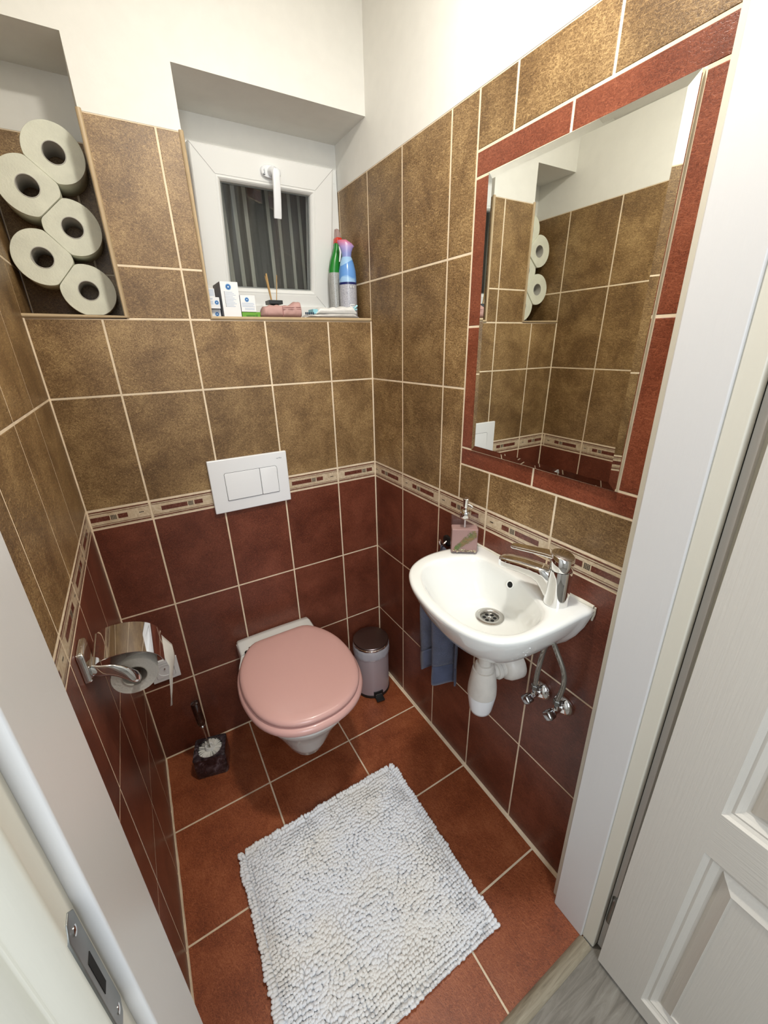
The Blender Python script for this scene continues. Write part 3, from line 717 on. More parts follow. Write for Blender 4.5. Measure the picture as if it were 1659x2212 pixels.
m = MB(); m.tube([(.07525,-.0025,.392), (.07525,-.013,.392)], .0022, 10); m.build('earth_pin', MAT['steel'], ins)

# ------------------------------------------------------------------ toilet roll holder on the left wall with its roll
PY, PZ = -.486, .800     # roll middle
PCX = .066
t = empty('toilet_roll_holder', (0, -.535, .868), 'chrome toilet roll holder with curved cover on the left wall', 'toilet roll holder')
m = MB(); oo = rrect(-.565, -.508, .838, .900, (.006,)*4, 4)
m.loft([[(.0004, y, z) for y, z in oo], [(.009, y, z) for y, z in oo], [(.0115, y*1+(-.5365-y)*.05, z+(.869-z)*.05) for y, z in oo]], 0, True, True, True, False)
m.build('wall_plate', MAT['chrome'], t, bevel=.001)
# arm: flat band from plate, along the roll face, bending into the core
path = catmull([(.010,-.545,.850), (.022,-.549,.846), (.038,-.551,.842), (.052,-.551,.832), (.064,-.549,.816), (.071,-.543,.803), (.073,-.530,.797), (.071,-.51,.796), (.068,-.47,.797), (.067,-.44,.798)], 40, False)
m = MB(); rings = []
for i, p in enumerate(path):
    f_ = i/39; tdirv = (path[min(i+1,39)]-path[max(i-1,0)]).normalized(); up = Vector((0,0,1)); sd = tdirv.cross(up).normalized(); u2 = sd.cross(tdirv)
    a_ = .0125*(1-f_)+.0070*f_ if f_ < .7 else .0068; b_ = .0042+.0022*f_
    rings.append([p + u2*a_*math.cos(2*PI*j/16) + sd*b_*math.sin(2*PI*j/16) for j in range(16)])
m.loft(rings); m.build('arm', MAT['chrome'], t, angle=70)
# cover: curved sheet hinged at the wall
m = MB(); rings = []
cov = catmull([(.012,0,.853), (.026,0,.861), (.048,0,.863), (.074,0,.859), (.097,0,.849), (.113,0,.834), (.121,0,.815)], 22, False)
for th_ in (0, 1):
    pass
outer = [(p.x, p.z) for p in cov]; inner = [(p.x-.0008*(i/21), p.z-.0012) for i, p in enumerate(cov)]
loop = outer + inner[::-1]
YA, YB = -.541, -.437
m.loft([[(x, yy, z) for x, z in loop] for yy in (YA, YA+.001, YB-.001, YB)], 0, True, True, True)
m.tube([(.013, YA, .852), (.013, YB, .852)], .0035, 12)
m.build('cover', MAT['chrome'], t, angle=35)
t = empty('toilet_roll', (PCX, PY, PZ), 'half used toilet roll hanging in the chrome holder with its loose end down', 'toilet roll')
RY = PY-.044
n = 64
m = MB()
def hr(r, y): return [(PCX+r*math.cos(2*PI*j/n), y, PZ-.004+r*math.sin(2*PI*j/n)) for j in range(n)]
m.loft([hr(.0215,RY+.001), hr(.0385,RY), hr(.040,RY+.002), hr(.040,RY+.086), hr(.0385,RY+.088), hr(.0215,RY+.087), hr(.0215,RY+.001)], 0, True, False, False); m.build('paper', MAT['paperw'], t, angle=50)
m = MB(); m.loft([hr(.0216,RY+.04), hr(.0214,RY), hr(.0204,RY), hr(.0204,RY+.088), hr(.0214,RY+.088), hr(.0216,RY+.04)], 0, True, False, False); m.build('cardboard_core', MAT['core'], t)
m = MB(); rings = []      # loose sheet: over the top, down the outer side, narrowing to a torn point
sheet = [(.060,.838,1,0), (.080,.840,1,0), (.100,.836,1,0), (.114,.825,1,0), (.1215,.808,.97,.002), (.1225,.785,.90,.005), (.120,.760,.76,.009), (.116,.735,.54,.014), (.111,.708,.28,.019), (.108,.682,.06,.024)]
for x, z, wf, off in sheet:
    rings.append([(x+.0015*math.sin(j*1.1+z*90)+.018*(j/8)*wf*smoothstep(.815,.775,z), RY+.004+(.080*(1-wf))*0+off*.4+.080*wf*j/8, z) for j in range(9)])
m.loft(rings, 0, False, False, False); m.build('loose_end', MAT['paperw'], t, solid=.0006)

# ------------------------------------------------------------------ washbasin
ZR_ = .860
t = empty('washbasin', (.80, -.72, .74), 'small white corner style hand basin fixed to the red tiled right wall', 'basin')
XB = WD-.0015
out_pts = [(XB,-.566), (.872,-.553), (.822,-.540), (.765,-.536), (.712,-.548), (.668,-.577), (.636,-.630), (.619,-.695), (.614,-.765), (.625,-.832), (.655,-.880), (.705,-.904), (.775,-.912), (.84,-.914), (.880,-.914), (XB,-.9135), (XB,-.85), (XB,-.79), (XB,-.73), (XB,-.67), (XB,-.61)]
inn_pts = [(.857,-.628), (.840,-.610), (.808,-.597), (.768,-.582), (.728,-.580), (.692,-.600), (.663,-.645), (.645,-.702), (.640,-.765), (.648,-.822), (.672,-.862), (.712,-.883), (.765,-.882), (.803,-.866), (.822,-.845), (.834,-.822), (.845,-.795), (.855,-.765), (.861,-.730), (.863,-.695), (.862,-.655)]
NB = 120
def ring_of(pts): return catmull([(x, y, 0) for x, y in pts], NB)
DC = Vector((.812, -.716, 0))
OUT = ring_of(out_pts); INN = ring_of(inn_pts)
# match by angle around the drain so that strips do not twist
def by_angle(P):
    A = sorted([(math.atan2(p.y+.73, p.x-.76), p) for p in P], key=lambda q: q[0]); res = []
    for k in range(NB):
        a = -PI+2*PI*(k+.5)/NB; i = 0
        while i < len(A) and A[i][0] < a: i += 1
        a1, p1 = A[i % len(A)]; a0, p0 = A[i-1]
        d = (a1-a0) % (2*PI); f_ = ((a-a0) % (2*PI))/d if d else 0; res.append(p0.lerp(p1, f_))
    return res
OUT = by_angle(OUT); INN = by_angle(INN)
def scl(P, c, k): return [c+(p-c)*k for p in P]
def wallc(p): return min(p.x, XB)
rings = []
WC = Vector((.80, -.735, 0)); drain_r = [DC+Vector((.033*math.cos(-PI+2*PI*(k+.5)/NB), .033*math.sin(-PI+2*PI*(k+.5)/NB), 0)) for k in range(NB)]
def rz(P, z): return [(min(p.x, XB), p.y, z) for p in P]
def keepwall(P, Q, k):  # shrink P towards Q by k but leave the wall side where it is
    o_ = []
    for p, q in zip(P, Q):
        wk = smoothstep(XB-.03, XB-.004, p.x); r_ = p.lerp(q, k); r_.x = r_.x*(1-wk)+p.x*wk; r_.y = r_.y*(1-wk*.2)+p.y*wk*.2; o_.append(r_)
    return o_
CEN = [Vector((.835, -.735, 0))]*NB
foot = keepwall(OUT, CEN, .74)
m = MB()
rings = [rz(keepwall(OUT, CEN, .80), .700), rz(keepwall(OUT, CEN, .66), .7035), rz(keepwall(OUT, CEN, .50), .717), rz(keepwall(OUT, CEN, .34), .740), rz(keepwall(OUT, CEN, .205), .770), rz(keepwall(OUT, CEN, .10), .803), rz(keepwall(OUT, CEN, .035), .833), rz(keepwall(OUT, CEN, .006), .8475),
         rz(OUT, .8535), rz(keepwall(OUT, INN, .06), .8585), rz([p.lerp(q, .22) for p, q in zip(OUT, INN)], .8605), rz([p.lerp(q, .75) for p, q in zip(OUT, INN)], .8600), rz([p.lerp(q, .93) for p, q in zip(OUT, INN)], .8585), rz(INN, .8545)]
for k_, z in ((.04,.846), (.11,.826), (.22,.799), (.36,.777), (.52,.763), (.72,.7545), (1.0,.7495)):
    rings.append(rz([p.lerp(q, k_) for p, q in zip(INN, drain_r)], z))
for rr_, z in ((.70, .7485), (.66, .743), (.60, .735)): rings.append([(DC.x+(p.x-DC.x)*rr_, DC.y+(p.y-DC.y)*rr_, z) for p in drain_r])
m.loft(rings, 0, True, True, True); m.build('basin_bowl', MAT['ceramic'], t, angle=75)
m = MB()
m.lathe([(.0345,0), (.0345,.0018), (.031,.0030), (.024,.0030), (.0225,.0015), (.0218,-.004), (.0005,-.004)], (DC.x, DC.y, .7500), n=48, caps=False); dn = m.build('drain', MAT['steel'], t, angle=50)
m = MB()
m.lathe([(.021,.0), (.021,.0006), (.0,.0012)], (DC.x, DC.y, .7462), n=40, caps=False); gr = m.build('strainer', plain('grey_strainer', (.30,.29,.27), .3, 1), dn)
m = MB()
for i in range(6):
    a = i*PI/3+.3; m.lathe([(.0046,0),(.0046,.0004)], (DC.x+.0125*math.cos(a), DC.y+.0125*math.sin(a), .7470), n=16)
m.build('strainer_hole', MAT['dark'], dn)
m = MB(); m.lathe([(.0042,0),(.0042,.0016),(.002,.0024)], (DC.x, DC.y, .7472), n=16); m.build('strainer_screw', MAT['chrome'], dn)
m = MB(); m.lathe([(.0105,0), (.0105,.0012), (.0075,.0014), (.0072,-.0)], (.8578,-.7290,.8330), (-1,-.05,.42), n=28, sx=1, sy=1, caps=False); m.build('overflow_ring', MAT['ceramic'], t)
m = MB(); m.lathe([(.0075,.0006),(.0075,.0009)], (.8578,-.7290,.8330), (-1,-.05,.42), n=28); m.build('overflow_hole', MAT['dark'], t)
m = MB()  # sealant bead along the wall
pts = [(WD-.003, -.563-.0145*i, .8600+.0012*mnoise.noise((i*1.3, 0, 0))) for i in range(25)]
m.tube(pts, [.0035+.0018*abs(mnoise.noise((i*.8, 2, 1))) for i in range(25)], 8); m.tube([(WD-.003,-.9145,.861), (WD-.003,-.915,.845), (WD-.003,-.912,.828)], .0022, 8)
m.build('sealant', plain('off_white_sealant', (.72,.68,.58), .7, var=.1), t)

# ------------------------------------------------------------------ mixer tap
FXT, FYT = .853, -.856
t = empty('tap', (FXT, FYT, .8605), 'chrome single lever mixer tap on the right corner of the basin', 'tap')
sd_ = Vector((-.038, .122, 0)); sdir = sd_.normalized(); sside = Vector((-sdir.y, sdir.x, 0))
m = MB(); m.lathe([(.0255,0), (.0255,.002), (.0245,.012), (.0235,.05), (.0228,.0790), (.0226,.0800)], (FXT,FYT,.8605), n=48); m.build('body', MAT['chrome'], t, angle=50)
m = MB(); rings = []
def sect(c, wdt, ht, tilt, k=24, e=.45):
    nx = sside; nz = Vector((0,0,1))*math.cos(tilt)+sdir*math.sin(tilt); r = []
    for j in range(k):
        a = 2*PI*j/k; r.append(c + nx*wdt*math.copysign(abs(math.cos(a))**e, math.cos(a)) + nz*ht*math.copysign(abs(math.sin(a))**e, math.sin(a)))
    return r
B0 = Vector((FXT, FYT, 0))
for s_, z, wd_, hh, tl in ((.000,.895,.012,.026,0), (.014,.896,.0150,.030,0), (.0225,.9020,.0175,.031,0), (.030,.9095,.0185,.0255,0), (.040,.9165,.0190,.0185,0), (.054,.9200,.0190,.0150,0), (.080,.9210,.0190,.0135,0), (.108,.9195,.0185,.0125,0), (.122,.9180,.0165,.0120,0), (.130,.9172,.0120,.0105,0), (.1335,.9170,.0055,.008,0)):
    rings.append(sect(B0+sdir*s_+Vector((0,0,z)), wd_, hh, -tl))
m.loft(rings); m.build('spout', MAT['chrome'], t, angle=60)
m = MB(); m.lathe([(.0105,0),(.0105,-.007),(.009,-.0075),(.0088,-.003)], B0+sdir*.118+Vector((0,0,.913)), n=24, caps=False); m.build('aerator', MAT['steel'], t)
m = MB(); rings = []
for z, r, tl in ((.9415,.0224,0), (.9425,.0234,0), (.955,.0234,0), (.9725,.0230,.12), (.9740,.0215,.12)):
    rings.append([B0+Vector((r*math.cos(2*PI*j/40), r*math.sin(2*PI*j/40), z-(.004 if tl else 0)*((math.cos(2*PI*j/40)*sdir.x+math.sin(2*PI*j/40)*sdir.y)*-1))) for j in range(40)])
m.loft(rings); le = m.build('lever_head', MAT['chrome'], t, angle=45)
m = MB(); rings = []
for s_, z, wd_, hh in ((.004,.9730,.0190,.0036), (.022,.9715,.0175,.0042), (.034,.9700,.0145,.0042), (.055,.9680,.0125,.0040), (.085,.9655,.0120,.0038), (.103,.9640,.0115,.0036), (.109,.9635,.0070,.0028)):
    rings.append(sect(B0+sdir*s_+Vector((0,0,z-.0035)), wd_, hh, 0))
m.loft(rings); m.build('lever', MAT['chrome'], le, angle=60)

# ------------------------------------------------------------------ soap dispenser (built in its own axes, front towards the camera)
SA = math.radians(-35.6)
SOAP = Vector((.8435, -.5745, .8612))
t = empty('soap_dispenser', SOAP, 'square clear soap bottle with pink soap, green sprig and chrome pump on the basin', 'soap dispenser', rz=SA)
hw, hd, hh = .0345, .0195, .098
def rbox(mb, hw, hd, z0, z1, r, mat=0, e=.0015):
    A = lambda a, b, rr: rrect(-a, a, -b, b, (rr,)*4, 4)
    mb.loft([[(x, y, z0) for x, y in A(hw-e, hd-e, max(r-e, .0005))], [(x, y, z0+e) for x, y in A(hw, hd, r)], [(x, y, z1-e) for x, y in A(hw, hd, r)], [(x, y, z1) for x, y in A(hw-e, hd-e, max(r-e, .0005))]], mat, True, True, True)
m = MB(); rbox(m, hw, hd, 0, hh, .004)
gm, nt, b = new_mat('thin_clear_glass'); b.inputs['Base Color'].default_value = (.22,.16,.16,1); b.inputs['Roughness'].default_value = .02; b.inputs['Alpha'].default_value = .14; b.inputs['Coat Weight'].default_value = .5
m.build('bottle', gm, t, local=True, angle=40)
m = MB(); rbox(m, hw-.0013, hd-.0030, .0035, .069, .003)
pm_, nt, b = new_mat('pink_liquid_soap'); b.inputs['Base Color'].default_value = (.42,.255,.235,1); b.inputs['Roughness'].default_value = .15; b.inputs['Subsurface Weight'].default_value = .25; b.inputs['Subsurface Radius'].default_value = (.01,.006,.006)
lq = m.build('soap', pm_, t, local=True, angle=40)
m = MB(); rs = random.Random(5)
for i in range(420):
    f_ = rs.random(); p = Vector((-.024+.053*f_, -hd+.0016, .012+.046*f_**.9)) + Vector((rs.uniform(-1,1)*.004*(1+1.5*f_), rs.uniform(-.0008,.0008), rs.uniform(-1,1)*.004*(1+1.6*f_)))
    if abs(p.x) > hw-.004 or p.z > .070: continue
    a = rs.uniform(0, PI); q_ = Vector((math.cos(a), 0, math.sin(a)))*rs.uniform(.0018,.0036)
    nn = Vector((-q_.z, 0, q_.x))*.35
    m.loft([[p-q_*1, p-q_*1+Vector((0,.0003,0)), p-q_*1+Vector((0,.0002,.0002))], [p+nn, p-nn, p+Vector((0,-.0005,0))], [p+q_, p+q_+Vector((0,.0003,0)), p+q_+Vector((0,.0002,.0002))]], 0, True, True, True, False)
gs, nt, b = new_mat('green_sprig'); n = noise_node(nt, 90, 2, vec=coords(nt)); nt.links.new(ramp(nt, n.outputs[0], ((.4, (.30,.19,.06)), (.55, (.16,.20,.04)), (.7, (.09,.17,.03)))).outputs[0], b.inputs['Base Color'])
tag(m.build('sprig', gs, t, local=True), kind='stuff')
m = MB()
for i in range(30):
    p = Vector((rs.uniform(-hw+.006, hw-.006), -hd+.0022+rs.uniform(0,.001), .0055+rs.uniform(0,.006))); r = rs.uniform(.0020,.0036)
    m.lathe([(0.0002,-r*.7),(r*.7,-r*.5),(r,0),(r*.7,r*.5),(0.0002,r*.7)], p, (rs.uniform(-1,1),rs.uniform(-.3,.3),1), n=9, caps=False)
ps, nt, b = new_mat('tan_pebble'); g_ = node(nt, 'ShaderNodeNewGeometry'); nt.links.new(ramp(nt, g_.outputs['Random Per Island'], ((0, (.10,.07,.04)), (.4, (.42,.33,.2)), (1, (.62,.55,.40)))).outputs[0], b.inputs['Base Color'])
tag(m.build('pebbles', ps, t, local=True), kind='stuff')
m = MB(); m.tube([(0,0,.09),(0,0,.006)], .0022, 10); m.build('dip_tube', plain('clear_dip_tube', (.75,.68,.66), .3), t, local=True)
m = MB(); m.lathe([(.0135,0),(.0142,.001),(.0142,.015),(.0125,.0175),(.0075,.0185),(.0062,.020)], (0,0,hh-.0005), n=36); m.build('collar', MAT['chrome'], t, local=True, angle=40)
m = MB(); m.lathe([(.0042,0),(.0042,.012)], (0,0,hh+.018), n=18); pu = m.build('stem', MAT['chrome'], t, local=True)
m = MB(); m.lathe([(.0055,0),(.0068,.004),(.0072,.016),(.0084,.022),(.0084,.0235),(.007,.0245),(.0055,.0238)], (0,0,hh+.026), n=30); m.tube([(0,0,hh+.034), (.010,-.006,hh+.033), (.016,-.0098,hh+.029)], [.0042,.0040,.0034], 12)
m.build('pump_head', MAT['chrome'], t, local=True, angle=45)

# ------------------------------------------------------------------ trap and waste under the basin
TXX, TYY = .800, -.725
t = empty('bottle_trap', (TXX, TYY, .46), 'white plastic bottle trap under the basin with a wide wall elbow', 'trap')
c0 = (TXX, TYY, 0)
m = MB(); m.lathe([(.0165,.600),(.0165,.7005)], c0, n=36); m.build('tailpipe', MAT['trap'], t)
m = MB(); m.lathe([(.020,.592),(.0245,.594),(.0250,.612),(.0225,.618),(.0170,.619)], c0, n=12, sm=False); m.build('nut', MAT['trap'], t, bevel=.0012)
m = MB(); m.lathe([(.0285,.601),(.0300,.596),(.0365,.545),(.0372,.530),(.0372,.5215)], c0, n=48); m.build('body', MAT['trap'], t, angle=50)
m = MB(); m.lathe([(.0370,.5205),(.0368,.516),(.0300,.470),(.0270,.461),(.0200,.4570)], c0, n=48); m.build('cup', MAT['wplastic'], t, angle=50)
wdir = Vector((1, -.13, 0)).normalized(); oc = Vector((TXX, TYY, .580))
m = MB(); m.lathe([(.018,.0),(.018,.060)], oc, wdir, n=28); m.build('outlet_pipe', MAT['trap'], t)
m = MB(); m.lathe([(.022,.036),(.0255,.038),(.0258,.046),(.0230,.048),(.0228,.060),(.020,.061)], oc, wdir, n=14, sm=False); m.build('nut', MAT['trap'], t, bevel=.001)
m = MB(); m.lathe([(.0225,.059),(.0320,.062),(.0385,.074),(.0405,.090),(.0410,.1055)], oc, wdir, n=40); m.build('wall_cover', MAT['trap'], t, angle=60)

# ------------------------------------------------------------------ two angle valves with hoses
def valve(y, z, label, kd):
    t = empty('angle_valve', (WD, y, z), label, 'valve', 'angle valves under the basin')
    m = MB(); m.lathe([(.0255,.0005),(.0265,.003),(.0245,.009),(.0170,.0155),(.0115,.018)], (WD,y,z), (-1,0,0), n=40); m.build('escutcheon', MAT['chrome'], t, angle=50)
    m = MB(); m.tube([(WD-.012,y,z),(WD-.046,y,z)], [.0075,.0085], 18); m.tube([(WD-.032,y,z),(WD-.032,y,z+.024)], .0072, 16); m.build('body', MAT['chrome'], t, angle=50)
    m = MB(); m.lathe([(.0085,.020),(.0098,.021),(.0098,.032),(.0075,.034)], (WD-.032,y,z), (0,0,1), n=6, sm=False); m.build('nut', MAT['dullsteel'], t, bevel=.0008)
    m = MB(); n = 40
    rings = []
    for d, r in ((.044,.0095), (.046,.0120), (.060,.0125), (.064,.0115), (.0655,.009)):
        rings.append([Vector((WD-d, y, z)) + Vector((0, math.cos(2*PI*j/n), math.sin(2*PI*j/n)))*r*(1+.07*math.cos(4*2*PI*j/n)) for j in range(n)])
    m.loft(rings); m.build('knob', plain('dull_chrome_knob', (.45,.46,.47), .22, 1), t, angle=50)
valve(-.826, .559, 'chrome angle valve nearer the trap under the basin', 0)
valve(-.889, .566, 'chrome angle valve nearer the white door frame under the basin', 0)
hm_, nt, b = new_mat('braided_steel_hose'); b.inputs['Metallic'].default_value = .8; b.inputs['Roughness'].default_value = .35
ch = node(nt, 'ShaderNodeTexWave'); ch.inputs['Scale'].default_value = 260; ch.inputs['Distortion'].default_value = 2; nt.links.new(coords(nt), ch.inputs['Vector'])
nt.links.new(ramp(nt, ch.outputs[0], ((.2, (.20,.19,.16)), (.8, (.50,.48,.43)))).outputs[0], b.inputs['Base Color'])
def hose(pts, label):
    m = MB(); m.tube(catmull(pts, 36, False), .0058, 12); o = m.build('supply_hose', hm_, angle=80)
    tag(o, label, 'hose', 'supply hoses to the tap')
XV = WD-.032
hose([(XV,-.826,.592), (XV,-.826,.61), (XV,-.828,.645), (XV-.002,-.834,.70), (.866,-.845,.745)], 'straight grey braided hose rising from the valve nearer the trap')
hose([(XV,-.889,.599), (XV,-.893,.62), (XV,-.896,.655), (XV-.002,-.890,.69), (XV-.006,-.866,.735), (.862,-.853,.765)], 'curved grey braided hose rising from the valve nearer the door frame')

# ------------------------------------------------------------------ towel on its hook
t = empty('towel_hook', (WD, -.437, .817), 'small chrome towel hook on the right wall behind the soap bottle', 'hook')
m = MB(); m.lathe([(.018,.0004),(.018,.004),(.015,.006)], (WD,-.437,.817), (-1,0,0), n=28); m.build('wall_plate', MAT['black'], t)
m = MB(); m.tube(catmull([(WD-.005,-.437,.815), (WD-.018,-.437,.808), (WD-.028,-.437,.812), (WD-.031,-.437,.826)], 14, False), [.004]*10+[.0042,.0045,.005,.0055], 12); m.build('prong', MAT['chrome'], t)
t = empty('hand_towel', (.885, -.45, .79), 'blue terry hand towel hanging from the hook below the basin', 'towel')
m = MB(); band = MB(); NU, NV = 60, 44
def tow(u, v):
    """u across 0..1 (back wall side to front), v down 0..1"""
    wv = .035+.165*smoothstep(0, .55, v)
    yc = -.440+(.437-.462)*v
    y = yc+wv*(.5-u)*(1.0)
    # hem height: left part ends short and slanted, right part longer
    hem = .285+.060*smoothstep(.02,.36,u) if u < .37 else .308+.065*((u-.37)/.63)
    z = .800+(hem-.800)*v
    fold = .5-.5*math.cos(2*PI*u*1.9+1.6)
    x = WD-.014-.044*fold*smoothstep(0,.3,v)-.008*u+.010*math.sin(u*17)*v
    if u > .37: x -= .014*smoothstep(.37,.42,u)*smoothstep(.15,.5,v)
    x -= .003*mnoise.noise((u*6, v*7, 1)); z += .004*mnoise.noise((u*5, v*3, 4))*v
    return (x, y, z)
rows = [[tow(j/NU, i/NV) for j in range(NU+1)] for i in range(NV+1)]
m.loft(rows[:int(NV*.86)+1], 0, False, False, False); m.build('terry_cloth', MAT['towel'], t, solid=.006, angle=80)
m = MB(); m.loft(rows[int(NV*.86):], 0, False, False, False); m.build('woven_hem', MAT['towelband'], t, solid=.005, angle=80)

# ------------------------------------------------------------------ things on the window ledge
MAT['card'] = plain('white_carton', (.80,.80,.80), .5); MAT['cardgrey'] = plain('grey_carton_faces', (.30,.31,.34), .5)
MAT['cblue'] = plain('blue_print', (.03,.13,.36), .45); MAT['cblue2'] = plain('light_blue_print', (.20,.40,.66), .45); MAT['cgreen'] = plain('lime_green_carton', (.14,.36,.035), .45)
MAT['lineink'] = plain('pale_blue_print', (.50,.57,.68), .5); MAT['dkgreen'] = plain('dark_green_print', (.02,.08,.015), .5)
def carton(x0, x1, y0, y1, z0, z1, label, mat='card', logo=None, lines=None, side=None, panel=None):
    t = empty('carton', ((x0+x1)/2, (y0+y1)/2, z0), label, 'box', 'small cartons on the window ledge')
    m = MB(); m.box(x0, x1, y0, y1, z0, z1)
    mats = [MAT[mat]]
    if side: mats.append(MAT[side]); m.m[4*0+0] = 1; m.m[5] = 1; m.m[3] = 1; m.m[1] = 1; m.m[0] = 1  # ends, top and underside darker grey; underside shade put into this colour
    m.build('box_body', mats, t, bevel=.0006)
    if logo:
        lx, lz, r = logo; e = y0-.0003
        m = MB(); m.lathe([(r,0),(r,.0002)], (lx,e,lz), (0,-1,0), n=32); m.lathe([(r*.34,.0005),(r*.34,.0007)], (lx,e,lz), (0,-1,0), n=20)
        m2 = MB(); m2.lathe([(r*.78,.0002),(r*.78,.0004)], (lx,e,lz), (0,-1,0), n=32)
        lo = m.build('emblem', MAT['cblue2'], t); m2.build('emblem_ring', MAT['cblue'], lo)
        m3 = MB(); m3.loft([[(lx+p[0]*r, e-.0008, lz+p[1]*r) for p in ((0,.30),(.2,0),(.12,-.2),(-.12,-.2),(-.2,0))], [(lx+p[0]*r, e-.0010, lz+p[1]*r) for p in ((0,.30),(.2,0),(.12,-.2),(-.12,-.2),(-.2,0))]], 0, True, True, True, False); m3.build('emblem_drop', MAT['card'], lo)
    if lines:
        m = MB(); md = MB(); e = y0-.0003
        for i, (lx0, lx1, lz) in enumerate(lines): m.box(lx0, lx1, e-.0002, e+.0004, lz-.0007, lz+.0007)
        m.build('print_lines', MAT['lineink'], t)
    if panel:
        m = MB(); m.box(panel[0], panel[1], y0-.0004, y0+.0002, panel[2], panel[3]); m.build('print_panel', MAT['lineink'], t)
    return t
ty = .030
lines = [(.4575, .480+.004*((i*7) % 3)-.002, 1.5175-.0036*i) for i in range(11)]
t = carton(.4470, .4955, ty, ty+.10, ZS, 1.5435, 'tall white carton with a blue emblem and a list of printed lines', logo=(.4685, 1.5305, .0078), lines=lines, side='cardgrey')
m = MB()
for i in range(11): m.box(.4552, .4566, ty-.0007, ty, 1.5166-.0036*i, 1.5184-.0036*i)
m.build('bullet_points', MAT['ink'], t)
carton(.498, .5405, ty+.004, ty+.085, 1.4690, 1.5120, 'white carton with blue emblem lying on the lime green carton', logo=(.5165, 1.5005, .0060), lines=[(.5015, .5345, 1.4915), (.5015, .536, 1.4885), (.5015, .533, 1.4855), (.5015, .537, 1.4825), (.508, .5355, 1.478), (.508, .535, 1.475)], side='cardgrey')
t = carton(.4985, .5530, ty+.006, ty+.09, ZS, 1.4688, 'flat lime green carton lying under a white carton', mat='cgreen')
text('lettering', 'vaprocill', .0098, (.5265, ty+.0055, 1.4590), MAT['dkgreen'], t, R_back)
carton(.4140, .4425, ty+.012, ty+.08, 1.4762, 1.5050, 'small white carton with blue emblem, middle of the left stack', logo=(.4340, 1.4915, .0056), lines=[(.418,.425,1.5015),(.418,.424,1.4995),(.418,.425,1.494),(.418,.424,1.491),(.418,.425,1.488)], side='cardgrey')
carton(.4155, .4345, ty+.022, ty+.085, 1.5053, 1.5275, 'small pale blue printed carton on top of the left stack', lines=[(.418,.432,1.5240-.0028*i) for i in range(6)], side='cardgrey')
carton(.4145, .4435, ty+.026, ty+.09, ZS, 1.4759, 'small white carton with blue emblem at the bottom of the left stack', logo=(.4330, 1.4630, .0056), side='cardgrey')

t = empty('reed_diffuser', (.617, .10, ZS), 'glass reed diffuser with black square cap and wooden sticks', 'diffuser')
m = MB(); m.box(.598, .636, .082, .120, ZS+.0004, 1.490); m.build('bottle', gm, t, bevel=.003)
m = MB(); m.box(.601, .633, .085, .117, ZS+.003, 1.470); m.build('fragrance', plain('amber_fragrance', (.55,.40,.30), .1), t)
m = MB(); m.box(.5955, .6385, .0795, .1225, 1.4955, 1.5065); m.box(.606, .628, .09, .112, 1.4895, 1.4955); m.build('cap', MAT['black'], t, bevel=.0012)
for (x0, y0, x1, y1, zt) in ((.612,.097,.598,.092,1.578), (.614,.100,.602,.098,1.580), (.615,.103,.600,.108,1.574), (.621,.100,.634,.100,1.577)):
    m = MB(); m.tube([(x0,y0,1.47), (x1,y1,zt)], .0014, 8); m.build('reed_stick', plain('wooden_reed', (.50,.31,.12), .7, var=.1), t)

t = empty('pouch', (.614, .035, ZS), 'dusty pink zipped soft pouch lying on the window ledge', 'pouch')
m = MB(); NX_, rings = 34, []
for i in range(NX_+1):
    f_ = i/NX_; x = .551+.126*f_
    env = min(1, (f_/.07)**.5 if f_ < .07 else 1, ((1-f_)/.06)**.5 if f_ > .94 else 1); env = max(env, .25)
    top = .0335+.010*smoothstep(.62,.86,f_)+.003*mnoise.noise((f_*9, 0, 0))-.010*(1-smoothstep(0,.18,f_)); dep = .026*env
    r = []
    for j in range(28):
        a = 2*PI*j/28; cy_, cz_ = math.copysign(abs(math.cos(a))**.75, math.cos(a)), math.copysign(abs(math.sin(a))**.75, math.sin(a))
        crease = .0022*mnoise.noise((f_*14, math.cos(a)*1.6, math.sin(a)*1.6))
        r.append((x, .034+(dep+crease)*cy_, ZS+.0006+top*env*(.5+.5*cz_)+(1-env)*.006+crease*(cz_ > -.6)))
    rings.append(r)
m.loft(rings); pk = m.build('pouch_body', plain('dusty_pink_fabric', (.50,.30,.27), .7, var=.08, bumps=(600,.25)), t, angle=70)
m = MB()
for zz in (.022, .027): m.tube([(.613+.055*i/12, .034-.0262, ZS+zz+.002*i/12) for i in range(13)], .0007, 6)
m.tube([(.612,.0082,ZS+.003),(.612,.0075,ZS+.018),(.612,.0095,ZS+.030)], .0009, 6)
m.build('zip', plain('pink_stitching', (.33,.15,.14), .7), t)

def packet(x0, x1, y0, z0, hgt, depth, label, seed, mat):
    m = MB(); rings = []; N = 30
    for i in range(N+1):
        f_ = i/N; x = x0+(x1-x0)*f_; env = min(1, f_/.10, (1-f_)/.10); env = .14+.86*smoothstep(0,1,env)
        r = []
        for j in range(20):
            a = 2*PI*j/20; n_ = mnoise.noise((f_*7, math.sin(a)*1.4+seed, math.cos(a)))
            r.append((x, y0+depth/2+depth/2*math.copysign(abs(math.cos(a))**.6, math.cos(a)), z0+hgt*.5*env*(1+.9*math.sin(a))+hgt*.22*n_*(math.sin(a) > 0)+hgt*.35*smoothstep(.3,.8,f_)*(math.sin(a) > -.5)*.6))
        rings.append(r)
    m.loft(rings); return m
aq = plain('aqua_wrapper', (.28,.58,.66), .4)
t = empty('wrapped_pad', (.78, .04, ZS), 'upper white wrapped sanitary pad with aqua crimped ends on the ledge', 'pad', 'wrapped pads on the window ledge')
